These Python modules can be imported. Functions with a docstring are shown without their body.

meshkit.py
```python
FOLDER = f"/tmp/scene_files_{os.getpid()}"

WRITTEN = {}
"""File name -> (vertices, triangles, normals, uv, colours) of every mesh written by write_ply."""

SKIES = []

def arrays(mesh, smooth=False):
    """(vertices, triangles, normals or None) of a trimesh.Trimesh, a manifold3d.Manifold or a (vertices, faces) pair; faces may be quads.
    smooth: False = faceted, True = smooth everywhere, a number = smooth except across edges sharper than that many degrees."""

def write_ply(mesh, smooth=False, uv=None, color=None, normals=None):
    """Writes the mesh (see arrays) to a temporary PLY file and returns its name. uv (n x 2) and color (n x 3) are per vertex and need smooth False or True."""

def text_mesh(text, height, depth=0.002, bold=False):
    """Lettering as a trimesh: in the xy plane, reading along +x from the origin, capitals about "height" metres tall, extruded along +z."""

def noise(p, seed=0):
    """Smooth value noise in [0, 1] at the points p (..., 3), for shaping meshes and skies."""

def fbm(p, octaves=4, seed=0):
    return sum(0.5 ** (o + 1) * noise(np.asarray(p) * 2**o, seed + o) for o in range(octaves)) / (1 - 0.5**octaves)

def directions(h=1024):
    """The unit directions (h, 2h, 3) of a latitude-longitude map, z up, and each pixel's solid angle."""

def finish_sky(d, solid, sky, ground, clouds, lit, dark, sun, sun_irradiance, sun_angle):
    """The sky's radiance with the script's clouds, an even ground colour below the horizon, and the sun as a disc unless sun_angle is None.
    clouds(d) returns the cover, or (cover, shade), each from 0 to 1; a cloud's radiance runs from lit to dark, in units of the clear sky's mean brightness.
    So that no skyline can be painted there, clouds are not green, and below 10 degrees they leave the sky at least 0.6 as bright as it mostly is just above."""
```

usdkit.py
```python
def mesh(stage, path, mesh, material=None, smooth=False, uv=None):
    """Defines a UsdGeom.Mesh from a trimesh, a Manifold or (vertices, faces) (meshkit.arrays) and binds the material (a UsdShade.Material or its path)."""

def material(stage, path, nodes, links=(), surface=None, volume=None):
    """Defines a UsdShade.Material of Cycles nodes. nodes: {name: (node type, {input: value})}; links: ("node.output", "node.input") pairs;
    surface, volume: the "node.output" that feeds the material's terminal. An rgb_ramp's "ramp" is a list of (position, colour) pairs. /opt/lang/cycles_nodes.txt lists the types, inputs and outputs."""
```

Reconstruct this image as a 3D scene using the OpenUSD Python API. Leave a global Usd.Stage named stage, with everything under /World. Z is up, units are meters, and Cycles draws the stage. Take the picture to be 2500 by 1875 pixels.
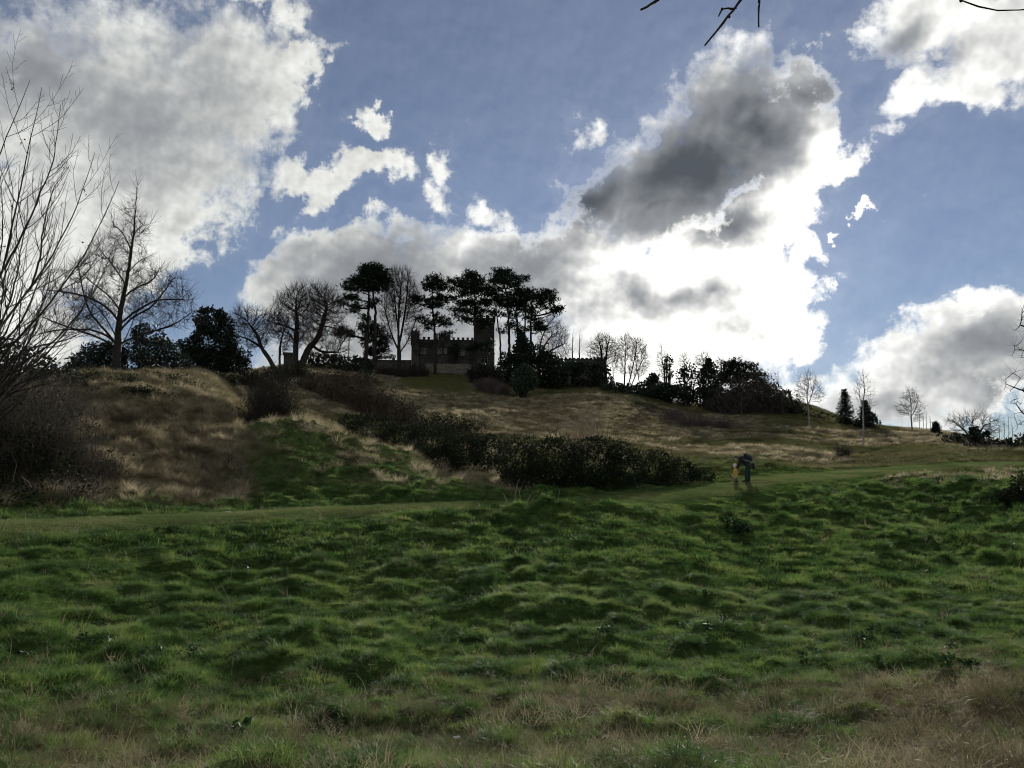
import math, random
import numpy as np
import trimesh
import manifold3d as m3
import usdkit, meshkit
from scipy.spatial import cKDTree
from scipy.interpolate import PchipInterpolator, RegularGridInterpolator
from scipy.ndimage import gaussian_filter
from pxr import Usd, UsdGeom, UsdLux, UsdShade, Gf, Vt, Sdf

stage = Usd.Stage.CreateInMemory()
UsdGeom.Xform.Define(stage, '/World')

# ---------------------------------------------------------------- camera
FPX, PITCH, EYE = 788.0, math.radians(8.0), 1.6          # focal length in pixels of a 1024 wide picture
cam = UsdGeom.Camera.Define(stage, '/World/camera')
cam.CreateHorizontalApertureAttr(36.0)
cam.CreateFocalLengthAttr(FPX / 1024 * 36)
cam.AddTranslateOp().Set((0, 0, EYE))
cam.AddRotateXOp().Set(90 + math.degrees(PITCH))
cam.CreateExposureAttr(1.08)

SUN_AZ, SUN_EL = math.radians(15.5), math.radians(16.5)
SKY_STRENGTH = 0.09


def ray(px, py):
    """World direction through a picture point (used once, to lay the place out)."""
    u, v = (px - 512) / FPX, (384 - py) / FPX
    return np.array([u, math.cos(PITCH) - v * math.sin(PITCH), math.sin(PITCH) + v * math.cos(PITCH)])


def azel(px, py):
    d = ray(px, py)
    return math.atan2(d[0], d[1]), math.atan2(d[2], math.hypot(d[0], d[1]))


def P(px, py, r):
    d = ray(px, py)
    d = d / math.hypot(d[0], d[1])
    return np.array([0, 0, EYE]) + d * r


# ---------------------------------------------------------------- node graph helper
class Graph:
    def __init__(self):
        self.n, self.l = {}, []

    def __call__(self, kind, out=None, **inp):
        name = f'n{len(self.n)}'
        fixed = {}
        for k, v in inp.items():
            if isinstance(v, str) and v.startswith('@'):
                self.l.append((v[1:], f'{name}.{k}'))
            else:
                fixed[k] = v
        self.n[name] = (kind, fixed)
        outs = dict(math='value', mapping='vector', gradient_texture='fac', noise_texture='fac', mix_color='result', map_range='result', mix='color',
                    texture_coordinate='generated', separate_xyz='x', combine_xyz='vector', vector_math='vector', rgb_ramp='color', sky_texture='color',
                    geometry='position', principled_bsdf='BSDF', translucent_bsdf='BSDF', diffuse_bsdf='BSDF', mix_closure='closure', object_info='random', bump='normal',
                    background_shader='background', voronoi_texture='distance', attribute='color', hsv='color', transparent_bsdf='BSDF', glossy_bsdf='BSDF', fresnel='fac',
                    separate_color='r', combine_color='color', brick_texture='color', layer_weight='facing')
        return f'@{name}.{out or outs[kind]}'

    def m(self, t, a, b=None, c=None, clamp=False):
        kw = dict(math_type=t, value1=a)
        if b is not None:
            kw['value2'] = b
        if c is not None:
            kw['value3'] = c
        if clamp:
            kw['use_clamp'] = True
        return self('math', **kw)

    def smooth(self, v, lo, hi, a=0.0, b=1.0):
        return self('map_range', range_type='smoothstep', value=v, from_min=lo, from_max=hi, to_min=a, to_max=b, clamp=True)

    def make(self, path, surface):
        return usdkit.material(stage, '/World/Looks/' + path, self.n, self.l, surface=surface[1:])


# ---------------------------------------------------------------- sky with clouds
def S(x, y, rx, ry, rot=0.0, w=1.0):
    """An ellipse of cloud given on the photograph (2212 wide), as (azimuth, elevation, half widths, tilt, weight)."""
    k = 1024 / 2212
    a, e = azel(x * k, y * k)
    f = 1 / FPX * k
    return (a, e, rx * f * (math.cos(a) ** 1.5), ry * f, math.radians(rot), w)


CLOUD = [  # upper left mass
    S(250, 250, 520, 310), S(510, 200, 210, 180), S(90, 500, 340, 170), S(310, 430, 220, 170, 30), S(650, 120, 95, 62, 45, .75), S(-250, 250, 420, 520), S(-100, 700, 400, 200, 0, .8),
    # wisps right of it
    S(690, 372, 200, 66, 6, .6), S(810, 372, 110, 55, 0, .55), S(938, 355, 60, 50, 30, .55), S(620, 25, 90, 55, 50, .55), S(790, 255, 60, 28, -30, .5), S(520, -20, 200, 40, 0, .8),
    # long middle band
    S(770, 625, 280, 170), S(990, 595, 320, 150), S(1250, 610, 330, 190), S(1530, 640, 300, 190), S(900, 740, 460, 170), S(1400, 780, 420, 170), S(1000, 820, 700, 170), S(1050, 440, 62, 70, 20, .62), S(930, 430, 80, 60, 0, .65), S(600, 640, 120, 110, 40), S(1740, 590, 55, 80, 10, .9),
    # the dark cloud with bright rims
    S(1430, 390, 330, 175, 28), S(1580, 260, 220, 170, 30), S(1700, 300, 130, 150, 0), S(1640, 470, 150, 170, 0), S(1245, 275, 50, 70, -25, .62), S(1640, 160, 45, 45, 0, .8), S(1790, 385, 145, 55, 33, .65), S(1690, 700, 110, 120, 0),
    # upper right
    S(2010, 40, 260, 110), S(2180, 90, 220, 120), S(1960, 215, 190, 62, 32, .85), S(2120, 140, 190, 70, 25, .9), S(2450, 60, 300, 200), S(1740, 190, 110, 80, 0, .72),
    # lower right
    S(2030, 770, 270, 130, 12), S(1960, 860, 300, 120), S(2200, 750, 260, 130), S(2420, 800, 300, 170), S(1810, 525, 28, 17, 0, .7), S(1860, 490, 30, 18, 20, .65), S(1750, 880, 150, 90),
]
DARK = [  # thick parts seen from below, grey
    S(300, 250, 460, 230, 0, .85), S(60, 130, 360, 230, 0, .95), S(470, 210, 200, 150, 0, .6), S(120, 420, 300, 110, 0, .5),
    S(800, 620, 400, 170, 6, 1.1), S(1100, 590, 300, 150, 0, .95), S(950, 720, 500, 130, 0, .9), S(640, 720, 250, 120, 0, .6),
    S(1290, 430, 240, 125, 25, 1.5), S(1470, 360, 320, 150, 28, 1.9), S(1620, 265, 200, 125, 30, 1.6), S(1560, 480, 130, 100, 0, 1.15), S(1420, 450, 260, 120, 15, 1.3),
    S(1230, 540, 230, 90, 10, .75), S(1400, 665, 150, 75, 0, .75), S(1530, 660, 120, 60, 0, .85), S(1260, 690, 230, 110, 0, .65), S(1600, 720, 150, 60, 0, .5),
    S(2120, 780, 270, 110, 15, .95), S(2150, 880, 260, 110, 10, .8), S(1900, 900, 220, 80, 12, .7),
    S(1740, 190, 150, 110, 0, 1.1), S(1925, 110, 120, 75, 30, .9), S(2100, 120, 120, 50, 30, .5), S(2250, 60, 150, 90, 0, .3),
]
g = Graph()
direction = g('texture_coordinate')
sx, sy, sz = [g('separate_xyz', out=c, vector=direction) for c in 'xyz']
az = g.m('arctan2', sx, sy)
el = g.m('arcsine', sz)
plane = g('combine_xyz', x=az, y=el, z=1.0)
# ragged outlines: two sizes of warping
w1 = g('noise_texture', out='color', vector=direction, scale=7.0, detail=3.0, roughness=0.55)
w2 = g('noise_texture', out='color', vector=direction, scale=26.0, detail=4.0, roughness=0.62)


def warp(v, col, amount):
    c = g('vector_math', math_type='subtract', vector1=col, vector2=(.5, .5, .5))
    c = g('vector_math', math_type='multiply', vector1=c, vector2=(amount, amount, 0))
    return g('vector_math', math_type='add', vector1=v, vector2=c)


wp = warp(warp(plane, w1, 0.13), w2, 0.075)
wsoft = warp(plane, w1, 0.16)


def blobs(items, at):
    total = None
    for a, e, rx, ry, rot, w in items:
        if rot == 0:
            v = g('vector_math', math_type='multiply_add', vector1=at, vector2=(1 / rx, 1 / ry, 0), vector3=(-a / rx, -e / ry, 0))
        else:
            c, s = math.cos(rot), math.sin(rot)
            u = [g('vector_math', out='value', math_type='dot_product', vector1=at, vector2=q) for q in ((c / rx, s / rx, -(a * c + e * s) / rx), (-s / ry, c / ry, (a * s - e * c) / ry))]
            v = g('combine_xyz', x=u[0], y=u[1], z=0.0)
        f = g('vector_math', out='value', math_type='length', vector1=v)
        f = g.m('multiply_add', f, -w, w)
        total = f if total is None else g.m('smoothmax', total, f, 0.06)
    return total


body = blobs(CLOUD, wp)
fine = g('noise_texture', vector=direction, scale=30.0, detail=5.0, roughness=0.62, distortion=0.2)
fine = g.m('subtract', fine, 0.5)
# elsewhere in the sky: broken cloud of the same kind
far_az = g.smooth(g.m('absolute', az), 0.72, 1.0)
far_el = g.smooth(el, 0.70, 0.95)
beyond = g.m('maximum', far_az, far_el)
broken = g('noise_texture', vector=direction, scale=3.2, detail=4.0, roughness=0.55)
broken = g.m('multiply', g.m('subtract', broken, 0.42), 2.4)
broken = g.m('multiply', broken, beyond)
body = g.m('maximum', body, broken)
dens = g.m('multiply_add', fine, 0.80, body)
ragged = g('noise_texture', vector=direction, scale=5.0, detail=2.0)
cover = g.smooth(dens, 0.10, g.smooth(ragged, .36, .66, .33, .66))
veil = g.smooth(body, -0.35, 0.15, 0.0, 0.14)
cover = g.m('maximum', cover, veil)
thick = blobs(DARK, wsoft)
# light raking across the billows from the sun's side: a difference of two nearby samples
tosun = g('vector_math', math_type='add', vector1=direction, vector2=(math.sin(SUN_AZ) * .016, .004, -.008))
tn = g('noise_texture', vector=direction, scale=11.0, detail=4.0, roughness=0.6)
tn2 = g('noise_texture', vector=tosun, scale=11.0, detail=4.0, roughness=0.6)
relief_ = g.m('subtract', tn, tn2)
thick = g.m('maximum', thick, g.m('multiply', beyond, g.smooth(broken, 0.15, 0.8, 0.0, 0.6)))
thick = g.m('multiply_add', g.m('subtract', tn, 0.5), 0.50, thick)
thick = g.m('multiply_add', relief_, .9, thick)
edge = g.smooth(dens, 0.24, 0.47)            # a cloud's thin rim stays bright
shade = g.m('multiply', g.smooth(thick, -0.12, 0.92), edge)
sunv = (math.sin(SUN_AZ) * math.cos(SUN_EL), math.cos(SUN_AZ) * math.cos(SUN_EL), math.sin(SUN_EL))
near = g('vector_math', out='value', math_type='dot_product', vector1=direction, vector2=sunv)
glow = g.smooth(near, 0.975, 0.998)
halo = g.smooth(near, 0.89, 0.975)
lit = g('mix_color', fac=halo, a=(4.3, 4.35, 4.15), b=(5.7, 5.7, 5.5))
lit = g('mix_color', fac=glow, a=lit, b=(7.8, 7.7, 7.3))
billow = g.m('multiply_add', relief_, -1.6, g.m('multiply_add', fine, .35, 1.0))
lit = g('vector_math', math_type='scale', vector1=lit, scale=billow)
grey = g('mix_color', fac=g.smooth(thick, .7, 1.6), a=(1.62, 1.70, 1.80), b=(.48, .55, .64))
cloud = g('mix_color', fac=shade, a=lit, b=grey)
blue = g('sky_texture', sky_type='single_scattering', sun_disc=False, sun_elevation=SUN_EL, sun_rotation=SUN_AZ, air_density=1.0, aerosol_density=0.02, ozone_density=2.0)
blue = g('mix', mix_type='multiply', fac=1.0, color1=blue, color2=(.275, .285, .345))
mixed = g('mix_color', fac=cover, a=blue, b=cloud)
out = g('background_shader', color=mixed, strength=SKY_STRENGTH)
sky_mat = g.make('sky', out)
dome = UsdLux.DomeLight.Define(stage, '/World/sky')
UsdShade.MaterialBindingAPI.Apply(dome.GetPrim()).Bind(sky_mat)
dome.GetPrim().SetCustomDataByKey('kind', 'structure')

sun = UsdLux.DistantLight.Define(stage, '/World/sun')
sun.CreateNormalizeAttr(True)
sun.CreateIntensityAttr(0.8)
sun.CreateAngleAttr(1.5)
sun.CreateColorAttr(Gf.Vec3f(1.0, 0.95, 0.86))
sun.AddRotateXYZOp().Set((90 - math.degrees(SUN_EL), 0, 180 - math.degrees(SUN_AZ)))

# ---------------------------------------------------------------- materials
def ramp_mat(path, cols, scale=3.0, rough=0.9, detail=4.0, spec=0.15, bump=None, per_object=0.0, space='position', dist=0.0, lo=0.3, hi=0.7):
    """Matte material whose colour wanders between the given colours with noise in world space."""
    g = Graph()
    pos = g('geometry')
    n = g('noise_texture', vector=pos, scale=scale, detail=detail, roughness=0.6, distortion=dist)
    n = g.smooth(n, lo, hi)
    if per_object:
        n = g.m('multiply_add', g.m('subtract', g('object_info'), 0.5), per_object, n, clamp=True)
    col = g('rgb_ramp', fac=n, ramp=[(i / (len(cols) - 1), c) for i, c in enumerate(cols)])
    kw = dict(base_color=col, roughness=rough, specular_ior_level=spec)
    if bump:
        h = g('noise_texture', vector=pos, scale=bump[0], detail=5.0, roughness=0.65)
        kw['normal'] = g('bump', height=h, strength=bump[1], distance=bump[2])
    return g.make(path, g('principled_bsdf', **kw))


def leaf_mat(path, cols, scale=1.2, trans=0.35, rough=0.6, spec=0.2, per_object=0.5, lo=0.3, hi=0.7):
    g = Graph()
    pos = g('geometry')
    n = g.smooth(g('noise_texture', vector=pos, scale=scale, detail=3.0), lo, hi)
    n = g.m('multiply_add', g.m('subtract', g('object_info'), 0.5), per_object, n)
    n = g.m('multiply_add', g.m('subtract', g('geometry', out='random_per_island'), 0.5), 0.5, n, clamp=True)
    col = g('rgb_ramp', fac=n, ramp=[(i / (len(cols) - 1), c) for i, c in enumerate(cols)])
    a = g('principled_bsdf', base_color=col, roughness=rough, specular_ior_level=spec)
    b = g('translucent_bsdf', color=col)
    return g.make(path, g('mix_closure', fac=trans, closure1=a, closure2=b))


M = {}
M['grass'] = leaf_mat('grass_green', [(.038, .078, .020), (.082, .152, .034), (.138, .204, .050), (.22, .24, .085)], scale=1.3, trans=.45, spec=.13, rough=.55)
M['straw'] = leaf_mat('grass_dry', [(.11, .095, .052), (.24, .205, .12), (.40, .345, .22)], scale=.8, trans=.3, spec=.06)
M['trodden'] = leaf_mat('grass_trodden', [(.085, .130, .040), (.14, .175, .060), (.20, .19, .095)], scale=.5, trans=.35, spec=.1)
M['hillgrass'] = leaf_mat('grass_hill', [(.080, .090, .032), (.140, .134, .056), (.205, .172, .090)], scale=.11, trans=.3, spec=.05)
M['tan'] = leaf_mat('grass_tan', [(.15, .13, .077), (.36, .305, .19), (.56, .48, .325)], scale=.45, trans=.35, spec=.05, per_object=1.0)
M['bark'] = ramp_mat('bark', [(.016, .0135, .011), (.034, .029, .024)], scale=6, bump=(14, .6, .03))
M['bark_pale'] = ramp_mat('bark_pale', [(.03, .027, .022), (.07, .064, .054)], scale=5, bump=(14, .5, .03))
M['bark_birch'] = ramp_mat('bark_birch', [(.05, .046, .042), (.13, .123, .113), (.18, .17, .155)], scale=3.5, lo=.3, hi=.5)
M['bark_pine'] = ramp_mat('bark_pine', [(.014, .011, .010), (.030, .022, .018)], scale=4, bump=(9, .8, .05))
M['twig'] = ramp_mat('twig', [(.018, .014, .012), (.034, .027, .023)], scale=2)
M['twig_purple'] = ramp_mat('twig_purple', [(.050, .036, .036), (.090, .066, .062)], scale=.6)
M['twig_brown'] = ramp_mat('twig_brown', [(.060, .042, .030), (.115, .085, .060)], scale=.7)
M['twig_grey'] = ramp_mat('twig_grey', [(.050, .042, .034), (.115, .098, .08)], scale=.9)
M['stem_dry'] = ramp_mat('stem_dry', [(.17, .13, .085), (.32, .26, .18)], scale=1.5)
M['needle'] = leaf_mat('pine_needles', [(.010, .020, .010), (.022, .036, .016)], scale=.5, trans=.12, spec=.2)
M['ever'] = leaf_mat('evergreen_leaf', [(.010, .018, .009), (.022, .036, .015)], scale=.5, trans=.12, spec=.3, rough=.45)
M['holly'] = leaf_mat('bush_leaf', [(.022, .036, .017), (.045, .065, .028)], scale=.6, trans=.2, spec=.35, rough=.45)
M['bramble'] = leaf_mat('bramble_leaf', [(.012, .018, .010), (.022, .031, .014), (.042, .038, .020)], scale=.9, trans=.2, spec=.05, rough=.7)
M['weed'] = leaf_mat('weed_leaf', [(.020, .042, .016), (.036, .070, .024)], scale=2.0, trans=.25, spec=.1)


def ground_mat():
    """Soil and thatch between the grass: its colour is carried by the mesh (what grows where), with fine noise."""
    g = Graph()
    tint = g('attribute', attribute='tint')
    pos = g('geometry')
    n = g('noise_texture', vector=pos, scale=9.0, detail=6.0, roughness=0.7)
    n2 = g('noise_texture', vector=pos, scale=0.9, detail=4.0, roughness=0.6)
    f = g.m('multiply', g.smooth(n, .25, .75, .55, 1.35), g.smooth(n2, .25, .75, .7, 1.25))
    v = g('vector_math', math_type='scale', vector1=tint, scale=f)
    b = g('bump', height=g.m('add', n, g('noise_texture', vector=pos, scale=38.0, detail=3.0)), strength=.9, distance=.05)
    return g.make('ground', g('principled_bsdf', base_color=v, roughness=1.0, specular_ior_level=0.0, normal=b))


M['ground'] = ground_mat()
M['soil'] = ramp_mat('soil', [(.030, .020, .014), (.065, .042, .030)], scale=9)

# ---------------------------------------------------------------- the lie of the land
# for a few bearings: how high the ground stands at each distance (as the picture row where it is seen)
LAND = {
    0: [(8, 745), (10, 700), (12.0, 662), (14.0, 628), (16.0, 598), (18.0, 570), (20.0, 546), (22, 526), (24.5, 518), (27, 500), (31, 465), (36, 428), (41, 395), (46, 378), (54, 376), (80, 380), (140, 384)],
    100: [(8, 745), (10, 700), (12.1, 662), (14.3, 628), (16.4, 598), (18.4, 570), (20.5, 546), (22.5, 524), (25, 515), (27.5, 500), (32, 463), (38, 418), (44, 387), (48, 376), (56, 376), (80, 379), (140, 382)],
    200: [(8, 745), (10, 700), (12.4, 662), (14.8, 628), (17.1, 598), (19.2, 570), (21.4, 546), (23.5, 520), (26, 512), (29, 496), (34, 458), (40, 418), (46, 389), (50, 378), (58, 377), (90, 377), (140, 378)],
    245: [(8, 745), (10, 700), (12.5, 662), (15.0, 628), (17.5, 598), (19.6, 570), (21.8, 546), (24, 518), (27, 510), (30, 493), (34, 462), (38, 436), (42, 428), (50, 418), (60, 400), (72, 384), (82, 376), (110, 373), (150, 372)],
    300: [(8, 745), (10, 700), (12.2, 663), (14.4, 630), (16.8, 599), (19.2, 570), (22, 541), (25, 514), (28, 505), (31, 482), (34, 453), (36.5, 436), (39, 429), (44, 432), (53, 425), (63, 412), (76, 397), (91, 382), (110, 371), (130, 367), (160, 365)],
    350: [(8, 745), (10, 700), (12.2, 664), (14.4, 632), (16.9, 600), (19.3, 572), (22, 546), (24.6, 525), (26, 511), (29, 503), (32, 483), (35, 462), (38, 447), (43, 451), (53, 440), (66, 421), (81, 405), (100, 389), (125, 375), (150, 368), (165, 366)],
    410: [(8, 745), (10, 700), (12.2, 664), (14.4, 632), (16.9, 600), (19.3, 572), (22, 546), (24.6, 525), (27, 508), (30, 500), (33, 482), (36, 467), (38.5, 460), (44, 464), (56, 450), (71, 429), (90, 409), (112, 396), (132, 385), (155, 374), (165, 371), (180, 370)],
    450: [(8, 745), (10, 700), (12.2, 664), (14.4, 632), (16.9, 600), (19.3, 572), (22, 546), (24.6, 525), (27.5, 506), (31, 498), (34, 489), (36.5, 485), (43, 479), (56, 452), (71, 430), (95, 408), (120, 394), (145, 381), (160, 374), (180, 371)],
    512: [(8, 745), (10, 701), (12, 665), (14, 634), (16.5, 602), (19, 573), (22, 548), (25, 527), (28, 505), (31.5, 500), (35, 497), (43, 478), (56, 452), (71, 434), (95, 415), (120, 401), (145, 389), (165, 379), (185, 377)],
    600: [(8, 745), (10, 701), (12, 665), (14, 634), (16.5, 602), (19, 573), (22, 548), (25, 527), (30, 500), (33, 495), (37, 488), (46, 474), (58, 456), (76, 437), (95, 419), (120, 401), (140, 391), (160, 387), (185, 389)],
    700: [(8, 746), (10, 704), (12, 670), (14, 642), (17, 608), (20, 580), (24, 551), (29, 524), (35, 493), (38, 488), (46, 475), (58, 460), (76, 446), (95, 432), (120, 418), (140, 409), (160, 406), (185, 408)],
    770: [(8, 747), (10, 706), (12, 674), (14.5, 642), (18, 608), (22, 577), (27, 546), (33, 516), (37, 490), (41, 482), (44, 478), (53, 466), (65, 455), (85, 441), (110, 427), (135, 411), (155, 399), (185, 400)],
    808: [(8, 747), (10, 706), (12, 674), (14.5, 642), (18, 608), (22, 577), (27, 546), (33, 516), (38, 490), (44, 478), (48, 474), (58, 463), (76, 450), (95, 438), (115, 426), (135, 414), (155, 405), (185, 408)],
    851: [(8, 747), (10, 706), (12, 674), (14.5, 642), (18, 608), (22, 577), (27, 546), (33, 516), (40, 489), (48, 475), (52, 471), (62, 462), (80, 450), (100, 438), (120, 429), (140, 422), (185, 425)],
    933: [(8, 748), (10, 708), (12, 678), (15, 644), (19, 608), (24, 574), (30, 542), (38, 509), (40, 491), (53, 469), (57, 465), (68, 457), (85, 446), (105, 437), (122, 432), (150, 435)],
    1024: [(8, 748), (10, 708), (12, 678), (15, 644), (19, 608), (24, 574), (30, 542), (38, 509), (40, 492), (50, 473), (58, 465), (62, 462), (75, 454), (92, 447), (108, 444), (150, 448)],
}
R = np.concatenate([[0.0, 1.0, 2.0], np.geomspace(3, 220, 240), [300, 450, 700, 1100, 2600.0]])


def land_table():
    cols, zs = [], []
    for px, pts in sorted(LAND.items()):
        rr, zz = [0, 2, 4], [0, 0, .02]
        for r, py in pts:
            a, e = azel(px, py)
            rr.append(r), zz.append(EYE + r * math.tan(e))
        end, ez = rr[-1], zz[-1]
        f = PchipInterpolator(rr, zz)
        z = np.where(R <= end, f(np.minimum(R, end)), ez + (R - end) * -0.03)
        cols.append(azel(px, 440)[0]), zs.append(z)
    zs = np.array(zs)
    back = np.where(R < 3, 0, -0.02 * np.maximum(R - 3, 0))
    back = np.maximum(back, -14)
    cols = [-math.pi, -2.3, -1.3, -.9] + cols + [.85, 1.2, 2.3, math.pi]
    left, right = zs[0], zs[-1]
    zs = np.vstack([back, back, .5 * left + .5 * back, left, zs, right, .6 * right + .4 * back, back, back])
    A = np.linspace(-math.pi, math.pi, 1441)
    z = PchipInterpolator(cols, zs, axis=0)(A)
    z = gaussian_filter(z, (2.5, 0.8), mode='nearest')
    return RegularGridInterpolator((A, R), z, bounds_error=False, fill_value=None)


LANDF = land_table()


def base_height(x, y):
    a, r = np.arctan2(x, y), np.hypot(x, y)
    return LANDF(np.stack([a, np.minimum(r, 2600)], -1))


def noise2(x, y, s, seed, octaves=1):
    p = np.stack([np.asarray(x, float) * s, np.asarray(y, float) * s, np.full(np.shape(x), 0.37 + seed)], -1)
    return meshkit.fbm(p, octaves, seed) if octaves > 1 else meshkit.noise(p, seed)


PATH_PTS = np.array([P(px, py, r)[:2] for px, py, r in [(-160, 536, 20), (-60, 531, 21), (0, 526, 22.2), (100, 523, 23), (200, 519, 24.2), (300, 513, 25.6), (410, 508, 27.4), (512, 504, 29), (600, 498, 31), (700, 491, 36),
                                                       (760, 484, 41.3), (851, 474, 49), (933, 467.5, 55), (1024, 463.5, 60), (1110, 461, 64)]])
_d = np.concatenate([[0], np.cumsum(np.hypot(*np.diff(PATH_PTS, axis=0).T))])
_t = np.linspace(0, _d[-1], 400)
PATH = np.stack([PchipInterpolator(_d, PATH_PTS[:, k])(_t) for k in (0, 1)], 1)
PATH_TREE = cKDTree(PATH)
LAWN_C = P(437, 386, 142)[:2]


def path_dist(x, y):
    """Metres to the path's middle, scaled so that its edge lies at about one everywhere (it is broader on the left)."""
    d = PATH_TREE.query(np.stack([np.ravel(x), np.ravel(y)], -1))[0].reshape(np.shape(x))
    return d / path_half(np.asarray(x, float))


def path_half(x):
    return .95 + .3 * np.clip((2 - x) / 12, 0, 1) + .55 * np.clip((x - 1) / 6, 0, 1)


def lawn_mask(x, y):
    """The mown slope before the castle."""
    a, r = np.arctan2(x, y), np.hypot(x, y)
    px = 512 + FPX * np.tan(a)
    m = np.clip((px - 392 + (r - 120) * .25 + 14 * (noise2(x, y, .16, 91, 2) - .5)) / 20, 0, 1) * np.clip((480 - px) / 20, 0, 1) * np.clip((r - 116 + 14 * (noise2(x, y, .16, 92, 2) - .5)) / 14, 0, 1) * np.clip((164 - r) / 4, 0, 1)
    return m


def tussocks(x, y):
    """Where the grass grows in clumps, about half a metre across."""
    return noise2(x + .3 * noise2(x, y, 3.1, 6), y, 2.3, 3, 2)


def relief(x, y):
    """Hummocks: tufts in the meadow, terracettes and humps on the hill."""
    r = np.hypot(x, y)
    pd = np.clip((path_dist(x, y) - 1.0) / (.9 + 1.5 * np.clip(x / 6, 0, 1)), 0, 1)
    t = tussocks(x, y)
    w = np.clip((noise2(x, y, 1.1, 13, 2) - .4), 0, 1)
    tuft = np.clip(t - .42, 0, 1) * .40 + w * .24
    big = (noise2(x, y, .30, 5, 2) - .5) * .42
    nearw = np.clip((r - 2.5) / 3, 0, 1) * np.clip((62 - r) / 22, 0, 1)
    hillw = np.clip((r - 24) / 14, 0, 1) * (1 - .93 * lawn_mask(x, y))
    h2 = (noise2(x, y, .42, 8, 3) - .5) * .95 + (noise2(x, y, .13, 9, 2) - .5) * 1.3
    terr = (noise2(x * .12, (y + .35 * x) * .75, 1.0, 11, 2) - .5) * .8
    tuft = tuft * np.clip(.35 + 1.5 * noise2(x, y, .38, 14, 2), .5, 1.5)
    return pd * ((tuft * (1 + 1.3 * np.clip((r - 24) / 6, 0, 1)) + big * .45) * nearw + (h2 * .75 + terr * .3) * hillw)


def H(x, y):
    x, y = np.asarray(x, float), np.asarray(y, float)
    return base_height(x, y) + relief(x, y)


def G(px, py, r):
    """The point of the ground at distance r in the direction of a picture point."""
    p = P(px, py, r)
    return np.array([p[0], p[1], float(H(p[0], p[1]))])


def dryness(x, y):
    """Share of dead, straw coloured grass, 0 to 1."""
    a, r = np.arctan2(x, y), np.hypot(x, y)
    px = 512 + FPX * np.tan(np.clip(a, -1.3, 1.3))
    n = noise2(x, y, .75, 21, 3) - .5
    rw = r + 7.0 * (noise2(x, y, .33, 23, 2) - .5)
    near = np.clip((11.2 - rw) / 3.2, 0, 1) * .33 + np.clip((14.0 - rw) / 3.5, 0, 1) * np.clip((px - 800) / 130, 0, 1) * .50
    near *= np.clip((r - 1) / 2, .35, 1)
    hump = np.clip((r - 24.8) / 5, 0, 1) * np.clip((275 - px) / 60, 0, 1) * .95
    mound = np.clip((r - 29) / 5, 0, 1) * np.clip((r - 24) / 2, 0, 1) * np.clip((px - 230) / 40, 0, 1) * np.clip((560 - px) / 60, 0, 1) * .26
    hill = np.clip((r - 48) / 20, 0, 1) * .80
    d = np.maximum.reduce([near, hump, mound, hill])
    pd = np.clip((path_dist(x, y) - 1.2) / 1.8, 0, 1)
    return np.clip(d + n * 1.9 * np.clip(.18 + d, 0, .7), 0, 1) * pd


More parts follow.
